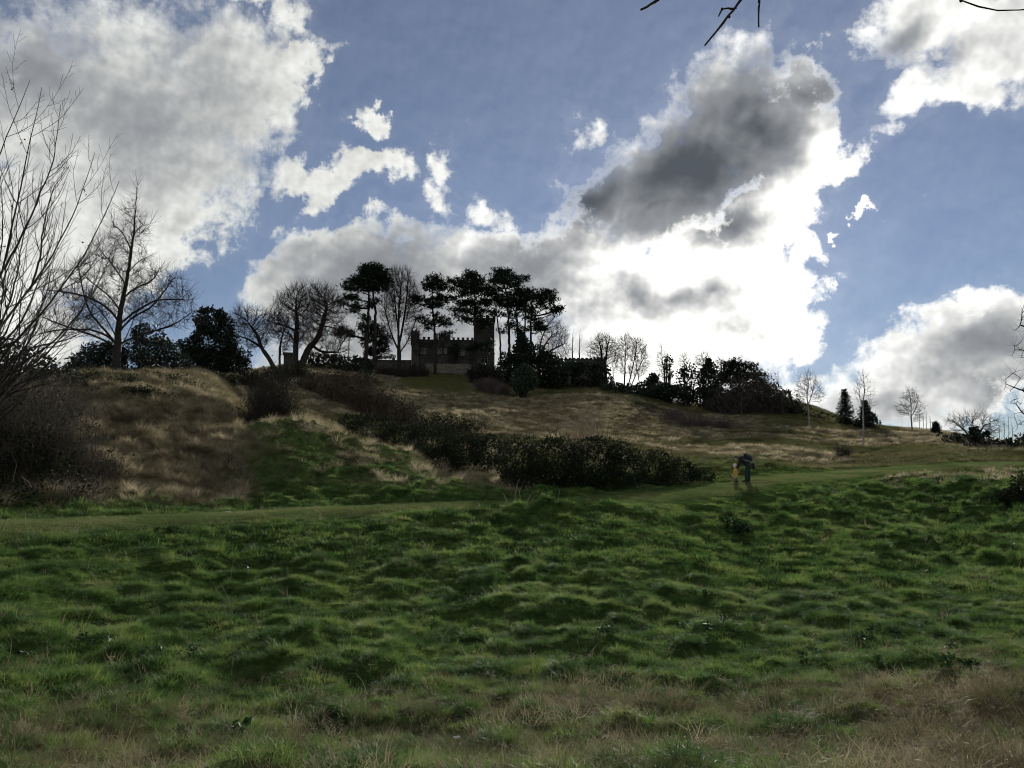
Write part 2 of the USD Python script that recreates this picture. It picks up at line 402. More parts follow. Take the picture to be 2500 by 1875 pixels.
def tint_of(x, y):
    r = np.hypot(x, y)
    d = dryness(x, y)[..., None]
    n = noise2(x, y, .23, 31, 3)[..., None]
    green = np.array([.036, .062, .016]) * (.8 + .5 * n)
    brown = np.array([.135, .105, .062]) * (.7 + .7 * n)
    far = np.clip((r - 45) / 30, 0, 1)[..., None]
    hill = np.array([.112, .108, .046]) * (1 - n) + np.array([.150, .122, .064]) * n
    c = green * (1 - d) + brown * d
    c = c * (1 - far) + hill * far
    a = np.arctan2(x, y)
    px = 512 + FPX * np.tan(np.clip(a, -1.3, 1.3))
    rust = (np.exp(-((px - 560) / 80) ** 2) * np.exp(-((r - 105) / 16) ** 2))[..., None]
    c = c * (1 - .8 * rust) + np.array([.14, .082, .045]) * .8 * rust
    lm = lawn_mask(x, y)[..., None]
    c = c * (1 - lm) + np.array([.082, .078, .030]) * lm
    return c


# ---------------------------------------------------------------- helpers for prims
USED = {}


def numbered(parent, name):
    k = (str(parent), name)
    i = USED.get(k, 0)
    USED[k] = i + 1
    return name if i == 0 else f'{name}_{i:03d}'


def tag(prim, label=None, category=None, group=None, kind=None):
    for k, v in (('label', label), ('category', category), ('group', group), ('kind', kind)):
        if v:
            prim.SetCustomDataByKey(k, v)


class Thing:
    def __init__(self, name, label=None, category=None, base=(0, 0, 0), group=None, kind=None):
        self.path = '/World/' + numbered('/World', name)
        x = UsdGeom.Xform.Define(stage, self.path)
        self.base = np.array(base, float)
        x.AddTranslateOp().Set(Gf.Vec3d(*map(float, self.base)))
        self.prim = x.GetPrim()
        tag(self.prim, label, category, group, kind)

    def part(self, name, mesh, mat, smooth=False, parent=None, label=None, kind=None):
        """mesh in world coordinates."""
        v, f = mesh if isinstance(mesh, tuple) else meshkit.arrays(mesh)[:2]
        where = parent or self.path
        path = f'{where}/{numbered(where, name)}'
        p = usdkit.mesh(stage, path, (np.asarray(v) - self.base, f), mat, smooth=smooth)
        if name in ('twigs', 'foliage', 'crown', 'stems', 'cones', 'buds'):
            kind = 'stuff'          # far too many and too small to pick apart
        tag(p.GetPrim(), label, kind=kind)
        return path


def single(name, mesh, mat, label=None, category=None, kind=None, group=None, smooth=False, tint=None):
    path = '/World/' + numbered('/World', name)
    p = usdkit.mesh(stage, path, mesh, mat, smooth=smooth)
    if tint is not None:
        UsdGeom.PrimvarsAPI(p).CreatePrimvar('tint', Sdf.ValueTypeNames.Color3fArray, 'vertex').Set(Vt.Vec3fArray.FromNumpy(np.asarray(tint, np.float32)))
    tag(p.GetPrim(), label, category, group, kind)
    return p


def join(parts):
    vs, fs, n = [], [], 0
    for v, f in parts:
        vs.append(np.asarray(v, float)), fs.append(np.asarray(f, int) + n)
        n += len(v)
    return np.vstack(vs), np.vstack(fs)


def quads(f):
    f = np.asarray(f)
    return np.vstack([f[:, [0, 1, 2]], f[:, [0, 2, 3]]])


# ---------------------------------------------------------------- ground and path
def build_ground():
    va = math.radians(44)
    A = np.concatenate([np.linspace(-math.pi, -va, 78)[:-1], np.linspace(-va, va, 420), np.linspace(va, math.pi, 78)[1:]])
    rr = np.concatenate([[.25], np.geomspace(.7, 70, 420), np.geomspace(71, 230, 130)[0:], [300, 420, 650, 1000, 1600, 2500]])
    aa, r2 = np.meshgrid(A, rr, indexing='ij')
    x, y = r2 * np.sin(aa), r2 * np.cos(aa)
    z = H(x, y)
    v = np.stack([x, y, z], -1).reshape(-1, 3)
    na, nr = aa.shape
    i, j = np.meshgrid(np.arange(na - 1), np.arange(nr - 1), indexing='ij')
    q = np.stack([i * nr + j, i * nr + j + 1, (i + 1) * nr + j + 1, (i + 1) * nr + j], -1).reshape(-1, 4)
    q = q[:, ::-1]
    cap = len(v)
    v = np.vstack([v, [0, 0, float(H(0, 0))]])
    fan = np.array([[cap, (k + 1) * nr, k * nr] for k in range(na - 1)])[:, ::-1]
    f = np.vstack([quads(q), fan])
    n = np.cross(v[f[:, 1]] - v[f[:, 0]], v[f[:, 2]] - v[f[:, 0]])
    if n[:, 2].mean() < 0:
        f = f[:, ::-1]
    single('ground', (v, f), M['ground'], kind='structure', smooth=True, tint=tint_of(v[:, 0], v[:, 1]))


build_ground()


def build_path():
    t = np.gradient(PATH, axis=0)
    t /= np.linalg.norm(t, axis=1, keepdims=True)
    nrm = np.stack([-t[:, 1], t[:, 0]], 1)
    w = np.linspace(-1, 1, 15)
    wid = (path_half(PATH[:, 0]) * (.95 + .25 * noise2(PATH[:, 0], PATH[:, 1], .35, 44, 2)))[:, None]
    p = PATH[:, None] + nrm[:, None] * (w[None, :] * wid)[..., None]
    z = H(p[..., 0], p[..., 1]) + .035 - .12 * np.abs(w[None]) ** 6 + (noise2(p[..., 0], p[..., 1], 2.2, 45, 2) - .5) * .03
    v = np.concatenate([p, z[..., None]], -1).reshape(-1, 3)
    n, k = p.shape[:2]
    i, j = np.meshgrid(np.arange(n - 1), np.arange(k - 1), indexing='ij')
    q = np.stack([i * k + j, (i + 1) * k + j, (i + 1) * k + j + 1, i * k + j + 1], -1).reshape(-1, 4)
    f = quads(q)
    if np.cross(v[f[:, 1]] - v[f[:, 0]], v[f[:, 2]] - v[f[:, 0]])[:, 2].mean() < 0:
        f = f[:, ::-1]
    nn = noise2(v[:, 0], v[:, 1], .5, 46, 3)[:, None]
    tint = np.array([.080, .112, .036]) * (1 - nn) + np.array([.12, .122, .055]) * nn
    single('path', (v, f), M['ground'], kind='structure', smooth=True, tint=tint)


build_path()

# ---------------------------------------------------------------- wood: tubes and trees
def tubes(polys, radii, sides=4, cap=False):
    """Polylines as tapering tubes, batched by length. -> (v, f)"""
    groups = {}
    for p, r in zip(polys, radii):
        groups.setdefault(len(p), []).append((p, r))
    parts = []
    for n, items in groups.items():
        p = np.array([i[0] for i in items], float)
        r = np.array([np.broadcast_to(i[1], n) for i in items], float)
        t = np.gradient(p, axis=1)
        t /= np.linalg.norm(t, axis=2, keepdims=True) + 1e-9
        ref = np.where(np.abs(t[:, :1, 2:]) < .9, [0, 0, 1.0], [1.0, 0, 0])
        ref = np.broadcast_to(ref, t.shape)
        a = np.cross(t, ref)
        a /= np.linalg.norm(a, axis=2, keepdims=True) + 1e-9
        b = np.cross(t, a)
        ang = np.arange(sides) * 2 * np.pi / sides
        v = p[:, :, None] + r[:, :, None, None] * (np.cos(ang)[:, None] * a[:, :, None] + np.sin(ang)[:, None] * b[:, :, None])
        m = len(items)
        k, i, j = np.meshgrid(np.arange(m), np.arange(n - 1), np.arange(sides), indexing='ij')
        o = k * n * sides
        q = np.stack([o + i * sides + j, o + i * sides + (j + 1) % sides, o + (i + 1) * sides + (j + 1) % sides, o + (i + 1) * sides + j], -1).reshape(-1, 4)
        parts.append((v.reshape(-1, 3), quads(q)))
    return join(parts)


def unit(v):
    return v / (np.linalg.norm(v, axis=-1, keepdims=True) + 1e-12)


def ellipsoid_points(rng, c, rad, n, shell=0.0):
    d = unit(rng.normal(size=(n, 3)))
    u = (shell ** 3 + (1 - shell ** 3) * rng.random(n)) ** (1 / 3)
    return np.asarray(c) + d * u[:, None] * np.asarray(rad)


def colonize(rng, seeds, attract, step, reach, kill, up=0.15, wander=0.15, most=160):
    """Space colonisation: grows a branching skeleton into the attractors. seeds: polylines (each from its root). -> points, parent index"""
    pts, par = [], []
    for s in seeds:
        first = len(pts)
        for k, p in enumerate(s):
            if k == 0 and pts:
                d = np.linalg.norm(np.array(pts) - p, axis=1)
                if d.min() < step * 1.5:
                    par.append(int(d.argmin()))
                    pts.append(np.array(p, float) + 1e-4)
                    continue
            par.append(-1 if k == 0 else len(pts) - 1)
            pts.append(np.array(p, float))
    alive = np.array(attract, float)
    for _ in range(most):
        if not len(alive):
            break
        P_ = np.array(pts)
        tree = cKDTree(P_)
        d, i = tree.query(alive)
        ok = d < reach
        if not ok.any():
            break
        dirs = np.zeros((len(P_), 3))
        np.add.at(dirs, i[ok], unit(alive[ok] - P_[i[ok]]))
        who = np.unique(i[ok])
        dd = unit(dirs[who]) + np.array([0, 0, up]) + rng.normal(size=(len(who), 3)) * wander
        new = P_[who] + unit(dd) * step
        far = tree.query(new)[0] > step * .45
        if not far.any():
            break
        for w, q in zip(who[far], new[far]):
            par.append(int(w)), pts.append(q)
        alive = alive[cKDTree(np.array(pts)).query(alive)[0] > kill]
    return np.array(pts), np.array(par)


def thicken(pts, par, tip, power=2.3):
    n = len(pts)
    acc = np.zeros(n)
    order = np.arange(n)[::-1]
    for i in order:
        if acc[i] == 0:
            acc[i] = tip ** power
        if par[i] >= 0:
            acc[par[i]] += acc[i]
    return acc ** (1 / power)


def chains(pts, par, rad):
    """Splits the skeleton into branches, each following its thickest child."""
    n = len(pts)
    kids = [[] for _ in range(n)]
    for i in range(n):
        if par[i] >= 0:
            kids[par[i]].append(i)
    out, stack = [], [(None, i) for i in range(n) if par[i] < 0]
    while stack:
        frm, i = stack.pop()
        line = [i] if frm is None else [frm, i]
        while kids[i]:
            k = sorted(kids[i], key=lambda c: -rad[c])
            stack.extend((i, c) for c in k[1:])
            i = k[0]
            line.append(i)
        rr = rad[line].copy()
        if frm is not None:
            rr[0] = min(rr[0], rr[1] * 1.15)
        rr[-1] *= .6
        out.append((pts[line], rr))
    return out


def twigs(rng, pts, rad, par, thin, per, length, up, r0, seg=3, spread=.9):
    """Fine twigs from the thin wood."""
    idx = np.nonzero((rad < thin) & (par >= 0))[0]
    idx = np.repeat(idx, per)
    idx = idx[rng.random(len(idx)) < .9]
    d = unit(pts[idx] - pts[par[idx]])
    side = unit(np.cross(d, rng.normal(size=d.shape)))
    d = unit(d + side * spread * (.5 + rng.random((len(idx), 1))) + np.array([0, 0, up]))
    L = length * (.5 + rng.random(len(idx)))
    lines = []
    p = pts[idx]
    cols = [p]
    for k in range(seg):
        d = unit(d + rng.normal(size=d.shape) * .16 + np.array([0, 0, up * .35]))
        p = p + d * (L / seg)[:, None]
        cols.append(p)
    arr = np.stack(cols, 1)
    rr = np.linspace(1, .45, seg + 1) * r0
    return list(arr), [rr] * len(arr)


def bare_tree(name, label, px, py, r, crowns, seeds, seed, trunk_r, n=900, up=.15, step=None, twig=(2, .9, .3), tip=.012, twig_r=.011, group=None, bark='bark', category='tree', cut=.35, depth=.8, wander=.15, reach=11, kill=1.9, sides=5):
    """A leafless tree. crowns: (px, py, rx, ry in picture points) ellipses of branches about the trunk's distance; seeds: trunk and main stems as picture points."""
    rng = np.random.default_rng(seed)
    m = r / FPX
    base = G(px, py, r)
    st = step or max(.26, 1.7 * m)
    lines = []
    for s in seeds:
        q = []
        for k, (x, y, *dd) in enumerate(s):
            p = P(x, y, r + (dd[0] if dd else 0))
            q.append(p)
        q = np.array(q)
        if s[0][1] >= py - 1:
            q[0] = base - [0, 0, .3] + [q[0][0] - base[0], 0, 0]
        d = np.concatenate([[0], np.cumsum(np.linalg.norm(np.diff(q, axis=0), axis=1))])
        t = np.linspace(0, d[-1], max(3, int(d[-1] / st)))
        q = PchipInterpolator(d, q)(t) if len(d) > 2 else np.stack([np.interp(t, d, q[:, k]) for k in range(3)], 1)
        q[1:-1] += rng.normal(size=(len(q) - 2, 3)) * .04 * st
        lines.append(q)
    tot = sum(c[2] * c[3] for c in crowns)
    att = []
    for cx, cy, rx, ry, *dz in crowns:
        c = P(cx, cy, r + (dz[0] if dz else 0))
        att.append(ellipsoid_points(rng, c, (rx * m, min(rx, ry * 1.3) * m * depth, ry * m), int(n * rx * ry / tot), .25))
    pts, par = colonize(rng, lines, np.vstack(att), st, reach * st, kill * st, up, wander)
    rad = thicken(pts, par, tip)
    rad = rad * min(1.0, trunk_r / rad.max()) if rad.max() > trunk_r else rad * (1 + (trunk_r / rad.max() - 1) * np.clip(rad / rad.max(), 0, 1) ** .5)
    ch = chains(pts, par, rad)
    t = Thing(name, label, category, base, group)
    big = [c for c in ch if c[1][0] > cut * trunk_r] or ch[:1]
    small = [c for c in ch if c[1][0] <= cut * trunk_r]
    t.part('trunk', tubes(*zip(*big), sides=7), M[bark], smooth=True)
    if small:
        t.part('branches', tubes(*zip(*small), sides=sides - 1 if r > 90 else sides), M[bark])
    if twig:
        per, length, tup = twig
        a, b = twigs(rng, pts, rad, par, trunk_r * .33, per, length, tup, twig_r)
        if a:
            t.part('twigs', tubes(a, b, sides=3), M['twig'])
    return t


# ---------------------------------------------------------------- leaves
def leaf_faces(rng, c, size, flat=0.0, aspect=1.7, out=None, fold=.25):
    """One folded four-cornered leaf (two triangles) at each point."""
    n = len(c)
    a = unit(rng.normal(size=(n, 3)) * [1, 1, 1 - flat] + (0 if out is None else out))
    nrm = unit(rng.normal(size=(n, 3)) + [0, 0, flat * 2])
    b = unit(np.cross(nrm, a))
    s = (size * (.6 + .8 * rng.random(n)))[:, None]
    up = np.cross(a, b)
    v = np.stack([c, c + a * s * .5 * aspect + b * s * .5 + up * s * fold, c + a * s * aspect, c + a * s * .5 * aspect - b * s * .5 + up * s * fold], 1).reshape(-1, 3)
    i = np.arange(n) * 4
    f = np.vstack([np.stack([i, i + 1, i + 2], 1), np.stack([i, i + 2, i + 3], 1)])
    return v, f


def needle_sprays(rng, c, size, per=9):
    """Pine shoots: a fan of narrow needles round each point, mostly pointing up and out."""
    n = len(c)
    axis = unit(rng.normal(size=(n, 3)) * [1, 1, .5] + [0, 0, .75])
    c = np.repeat(c, per, 0)
    ax = np.repeat(axis, per, 0)
    d = unit(ax * .55 + unit(rng.normal(size=c.shape)))
    s = size * (.6 + .7 * rng.random(len(c)))[:, None]
    side = unit(np.cross(d, rng.normal(size=d.shape))) * s * .16
    v = np.stack([c - side * .7, c + side * .7, c + d * s], 1).reshape(-1, 3)
    i = np.arange(len(c)) * 3
    return v, np.stack([i, i + 1, i + 2], 1)


def pine(name, label, px, py, r, trunks, clumps, seed, trunk_r=.32, density=1.0, group='tall pines round the castle', spray=.52):
    """trunks: polylines of picture points; clumps: (px, py, rx, ry) foliage pads."""
    rng = np.random.default_rng(seed)
    m = r / FPX
    base = G(px, py, r)
    t = Thing(name, label, 'pine tree', base, group)
    spine = []
    for k, s in enumerate(trunks):
        q = np.array([P(x, y, r + (k * .8)) for x, y in s])
        q[0][2] = min(q[0][2], float(H(q[0][0], q[0][1])) - .3)
        d = np.concatenate([[0], np.cumsum(np.linalg.norm(np.diff(q, axis=0), axis=1))])
        tt = np.linspace(0, d[-1], 26)
        q = PchipInterpolator(d, q)(tt)
        q[1:-1] += rng.normal(size=(24, 3)) * .05
        rr = np.interp(tt, [0, .8, d[-1]], [trunk_r * 1.8, trunk_r * 1.35, trunk_r * .35])
        t.part('trunk', tubes([q], [rr], sides=9), M['bark_pine'], smooth=True)
        spine.append(q)
    spine = np.vstack(spine)
    bl, br, pads = [], [], []
    for x, y, rx, ry in clumps:
        dep = rng.normal() * min(rx, 14) * .55
        c = P(x, y, r + dep * m)
        c[2] = P(x, y, r)[2]
        rad = np.array([rx * m * 1.36, max(ry, rx * .55) * m, ry * m * 1.18])
        nn = int(66 * density * (rad[0] * rad[1] * rad[2]) ** (2 / 3) + 14)
        # small sub-pads make the uneven outline
        sub = ellipsoid_points(rng, c, rad * [.85, .85, .8], max(6, nn // 7), .2)
        who = rng.integers(0, len(sub), nn)
        p = sub[who] + rng.normal(size=(nn, 3)) * [.46, .46, .30]
        pads.append(p)
        # a limb from the trunk below the pad, with side branches into the sub-pads
        low = spine[spine[:, 2] < c[2] - .15 * abs(c[0] - base[0]) - .1]
        low = low if len(low) else spine[:3]
        o = low[np.argmin(np.linalg.norm((low - c) * [1, 1, .8], axis=1))]
        mid = (o + c) / 2 + [0, 0, -.12 * np.linalg.norm(c - o)]
        limb = np.array([(1 - u) ** 2 * o + 2 * u * (1 - u) * mid + u * u * c for u in np.linspace(0, 1, 9)])
        limb[1:-1] += rng.normal(size=(7, 3)) * .06
        L = np.linalg.norm(c - o)
        bl.append(limb), br.append(np.linspace(min(.16, .05 + .02 * L), .03, 9))
        for s in sub[:: max(1, len(sub) // 9)]:
            o2 = limb[rng.integers(4, 9)]
            bl.append(np.array([o2, (o2 + s) / 2 + rng.normal(size=3) * .1, s])), br.append(np.array([.035, .026, .014]))
    t.part('branches', tubes(bl, br, sides=4), M['bark_pine'])
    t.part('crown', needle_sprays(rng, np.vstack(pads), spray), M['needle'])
    return t


def bush(name, label, blobs, seed, mat='ever', leaf=.22, density=1.0, category='bush', group=None, stems=True, stem_mat='twig', shoots=0, shoot_len=.9, aspect=1.7, holes=.42, r_at=None, kind=None):
    """A leafy mass. blobs: (px, py, rx, ry, r) ellipses at distance r; leaves crowd into clumps near the surface."""
    rng = np.random.default_rng(seed)
    cs = []
    for x, y, rx, ry, r in blobs:
        m = r / FPX
        c = P(x, y, r)
        cs.append((c, np.array([rx * m, min(rx, ry * 1.3) * m * .85, ry * m]), r))
    mid = np.mean([c[0] for c in cs], 0)
    base = np.array([mid[0], mid[1], float(H(mid[0], mid[1]))])
    t = Thing(name, label, category, base, group, kind)
    pts, outs, sl, sr = [], [], [], []
    for c, rad, r in cs:
        area = 4 * np.pi * (rad[0] * rad[1] * rad[2]) ** (2 / 3)
        k = int(np.clip(1.5 * area * density / (leaf * leaf) * .8, 300, 30000))
        p = ellipsoid_points(rng, c, rad, k, .5)
        nse = meshkit.fbm(p / (leaf * 5.0), 3, seed)
        # lumpy outline: push points in and out
        q = c + (p - c) * (.72 + .62 * meshkit.fbm(p / (leaf * 7.0) + 17, 2, seed + 3))[:, None]
        keep = nse > holes
        q = q[keep]
        q = q[q[:, 2] > H(q[:, 0], q[:, 1]) - .1]
        pts.append(q), outs.append(unit((q - c) / rad))
        root = np.array([c[0], c[1], float(H(c[0], c[1])) - .2])
        ns = int(np.clip(8 + area * .25, 8, 40))
        ends = ellipsoid_points(rng, c, rad * .95, ns, .6)
        ends = ends[ends[:, 2] > root[2] + .2]
        for e in ends:
            o = root + rng.normal(size=3) * [rad[0] * .25, rad[1] * .25, 0]
            bend = (o + e) / 2 + [0, 0, .15 * np.linalg.norm(e - o)] + rng.normal(size=3) * .1 * np.linalg.norm(e - o)
            sl.append(np.array([(1 - u) ** 2 * o + 2 * u * (1 - u) * bend + u * u * e for u in np.linspace(0, 1, 6)])), sr.append(np.linspace(.028, .008, 6) * max(1, r / 60))
        for _ in range(int(shoots * area / 4)):
            e = ellipsoid_points(rng, c, rad * .95, 1, .9)[0]
            if e[2] < c[2]:
                continue
            d = unit(unit((e - c) / rad) + [0, 0, .9] + rng.normal(size=3) * .4)
            L = shoot_len * (.4 + rng.random())
            sl.append(np.array([e, e + d * L * .5 + rng.normal(size=3) * .05, e + d * L + rng.normal(size=3) * .1])), sr.append(np.array([.012, .009, .006]) * max(1, r / 70))
    pts, outs = np.vstack(pts), np.vstack(outs)
    if stems and sl:
        t.part('stems', tubes(sl, sr, sides=3), M[stem_mat])
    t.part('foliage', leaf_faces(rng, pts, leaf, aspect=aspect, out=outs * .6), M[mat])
    return t


def scrub(name, label, blobs, seed, n=600, mat='twig_purple', rad0=.012, category='shrub', group=None, upright=.55, sub=2, leaves=0, leafmat='bramble', leaf=.09, kind=None):
    """Leafless scrub: a thicket of thin branching stems rising from the ground. blobs: (px, py, rx, ry, r)."""
    rng = np.random.default_rng(seed)
    cs = [(P(x, y, r), np.array([rx, min(rx, ry * 1.6), ry]) * r / FPX, r) for x, y, rx, ry, r in blobs]
    mid = np.mean([c[0] for c in cs], 0)
    base = np.array([mid[0], mid[1], float(H(mid[0], mid[1]))])
    t = Thing(name, label, category, base, group, kind)
    tot = sum(c[1][0] * c[1][2] for c in cs)
    lines, radii, lp = [], [], []
    for c, rad, r in cs:
        k = max(20, int(n * rad[0] * rad[2] / tot))
        end = ellipsoid_points(rng, c, rad, k, .3)
        end = c + (end - c) * ((.55 + .95 * meshkit.fbm(end / (rad.mean() * .45) + 5, 3, seed)) * (1 + .16 * rng.normal(size=k)))[:, None]
        hh = H(end[:, 0], end[:, 1])
        end = end[end[:, 2] > hh + .12]
        k = len(end)
        f = .25 + .5 * rng.random((k, 1))
        root = c + (end - c) * [1, 1, 0] * f + rng.normal(size=(k, 3)) * rad * [.12, .12, 0]
        root[:, 2] = H(root[:, 0], root[:, 1]) - .05
        h = (end[:, 2] - root[:, 2])[:, None]
        bend = root * (1 - .5) + end * .5 + np.array([0, 0, 1.0]) * h * upright * .5 + rng.normal(size=(k, 3)) * h * .14
        u = np.linspace(0, 1, 6)[None, :, None]
        arr = (1 - u) ** 2 * root[:, None] + 2 * u * (1 - u) * bend[:, None] + u * u * end[:, None]
        arr[:, 1:] += rng.normal(size=arr[:, 1:].shape) * h[:, None] * .03
        thick = rad0 * max(1, r / 45)
        lines += list(arr)
        radii += [np.linspace(1.5, .5, 6) * thick * s for s in .7 + .6 * rng.random(k)]
        for _ in range(sub):
            j = rng.integers(2, 5, k)
            o = arr[np.arange(k), j]
            d = unit(arr[:, -1] - arr[:, 0]) + unit(rng.normal(size=(k, 3))) * .9 + [0, 0, .25]
            L = (h * (.18 + .22 * rng.random((k, 1))))
            e = o + unit(d) * L
            lines += list(np.stack([o, (o + e) / 2 + rng.normal(size=(k, 3)) * L * .1, e], 1))
            radii += [np.array([.75, .6, .4]) * thick] * k
            lp.append(e)
        lp.append(end)
    t.part('stems', tubes(lines, radii, sides=3), M[mat])
    if leaves:
        lp = np.vstack(lp)
        p = lp[rng.integers(0, len(lp), leaves)] + rng.normal(size=(leaves, 3)) * .12
        t.part('foliage', leaf_faces(rng, p, leaf), M[leafmat])
    return t

# ---------------------------------------------------------------- the castle
def stone_mat(path, a, b, c, size=(.55, .27)):
    g = Graph()
    pos = g('geometry')
    nrm = g('geometry', out='normal')
    n = g('noise_texture', vector=pos, scale=.6, detail=6.0, roughness=.65)
    n2 = g('noise_texture', vector=pos, scale=3.1, detail=4.0)
    x, y, z = [g('separate_xyz', out=k, vector=pos) for k in 'xyz']
    along = g('combine_xyz', x=g.m('add', x, g.m('multiply', y, .83)), y=z, z=0.0)
    bt = g('brick_texture', vector=along, scale=1.0, color1=(.75, .75, .75), color2=(1.15, 1.15, 1.15), mortar=(.55, .55, .55), mortar_size=.018, brick_width=size[0], row_height=size[1])
    col = g('rgb_ramp', fac=g.m('multiply_add', g.m('subtract', n2, .5), .6, g.smooth(n, .3, .7), clamp=True), ramp=[(0, a), (.5, b), (1, c)])
    col = g('mix', mix_type='multiply', fac=1.0, color1=col, color2=bt)
    return g.make(path, g('principled_bsdf', base_color=col, roughness=.95, specular_ior_level=.1))


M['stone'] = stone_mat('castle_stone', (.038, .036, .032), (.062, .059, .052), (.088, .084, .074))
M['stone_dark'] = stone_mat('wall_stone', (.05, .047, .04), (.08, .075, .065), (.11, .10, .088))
M['rubble'] = ramp_mat('rubble', [(.085, .073, .056), (.15, .13, .10), (.21, .185, .145)], scale=2.6, lo=.25, hi=.75, per_object=.4)
M['frame'] = ramp_mat('window_frame', [(.16, .16, .15), (.22, .22, .21)], scale=2)
M['white_paint'] = ramp_mat('white_paint', [(.55, .55, .52), (.68, .68, .65)], scale=2)
M['lead'] = ramp_mat('lead', [(.045, .045, .05), (.075, .075, .08)], scale=1)
M['wood'] = ramp_mat('weathered_wood', [(.075, .062, .05), (.16, .14, .12)], scale=3)
g = Graph()
M['pane'] = g.make('window_pane', g('mix_closure', fac=g('fresnel', IOR=1.5), closure1=g('transparent_bsdf', color=(.55, .58, .58)), closure2=g('glossy_bsdf', color=(.9, .9, .9), roughness=.03)))
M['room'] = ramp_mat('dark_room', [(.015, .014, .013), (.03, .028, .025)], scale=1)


class Frame:
    """Local axes of a building: x to the right as seen, y away, z up."""

    def __init__(self, px, py, r, turn=0.0):
        o = P(px, py, r)
        a = math.atan2(o[0], o[1]) + turn
        self.o = np.array([o[0], o[1], 0])
        self.ex, self.ey = np.array([math.cos(a), -math.sin(a), 0]), np.array([math.sin(a), math.cos(a), 0])

    def __call__(self, v):
        v = np.asarray(v, float)
        return self.o + v[:, :1] * self.ex + v[:, 1:2] * self.ey + v[:, 2:] * np.array([0, 0, 1.0])

    def box(self, x0, x1, y0, y1, z0, z1, taper=0.0):
        m = trimesh.creation.box((1, 1, 1))
        v = np.array(m.vertices) + .5
        v = v * [x1 - x0, y1 - y0, z1 - z0] + [x0, y0, z0]
        return self(v), np.array(m.faces)

    def prism(self, poly, z0, z1):
        from shapely.geometry import Polygon
        m = trimesh.creation.extrude_polygon(Polygon(poly), z1 - z0, engine='earcut')
        v = np.array(m.vertices) + [0, 0, z0]
        return self(v), np.array(m.faces)


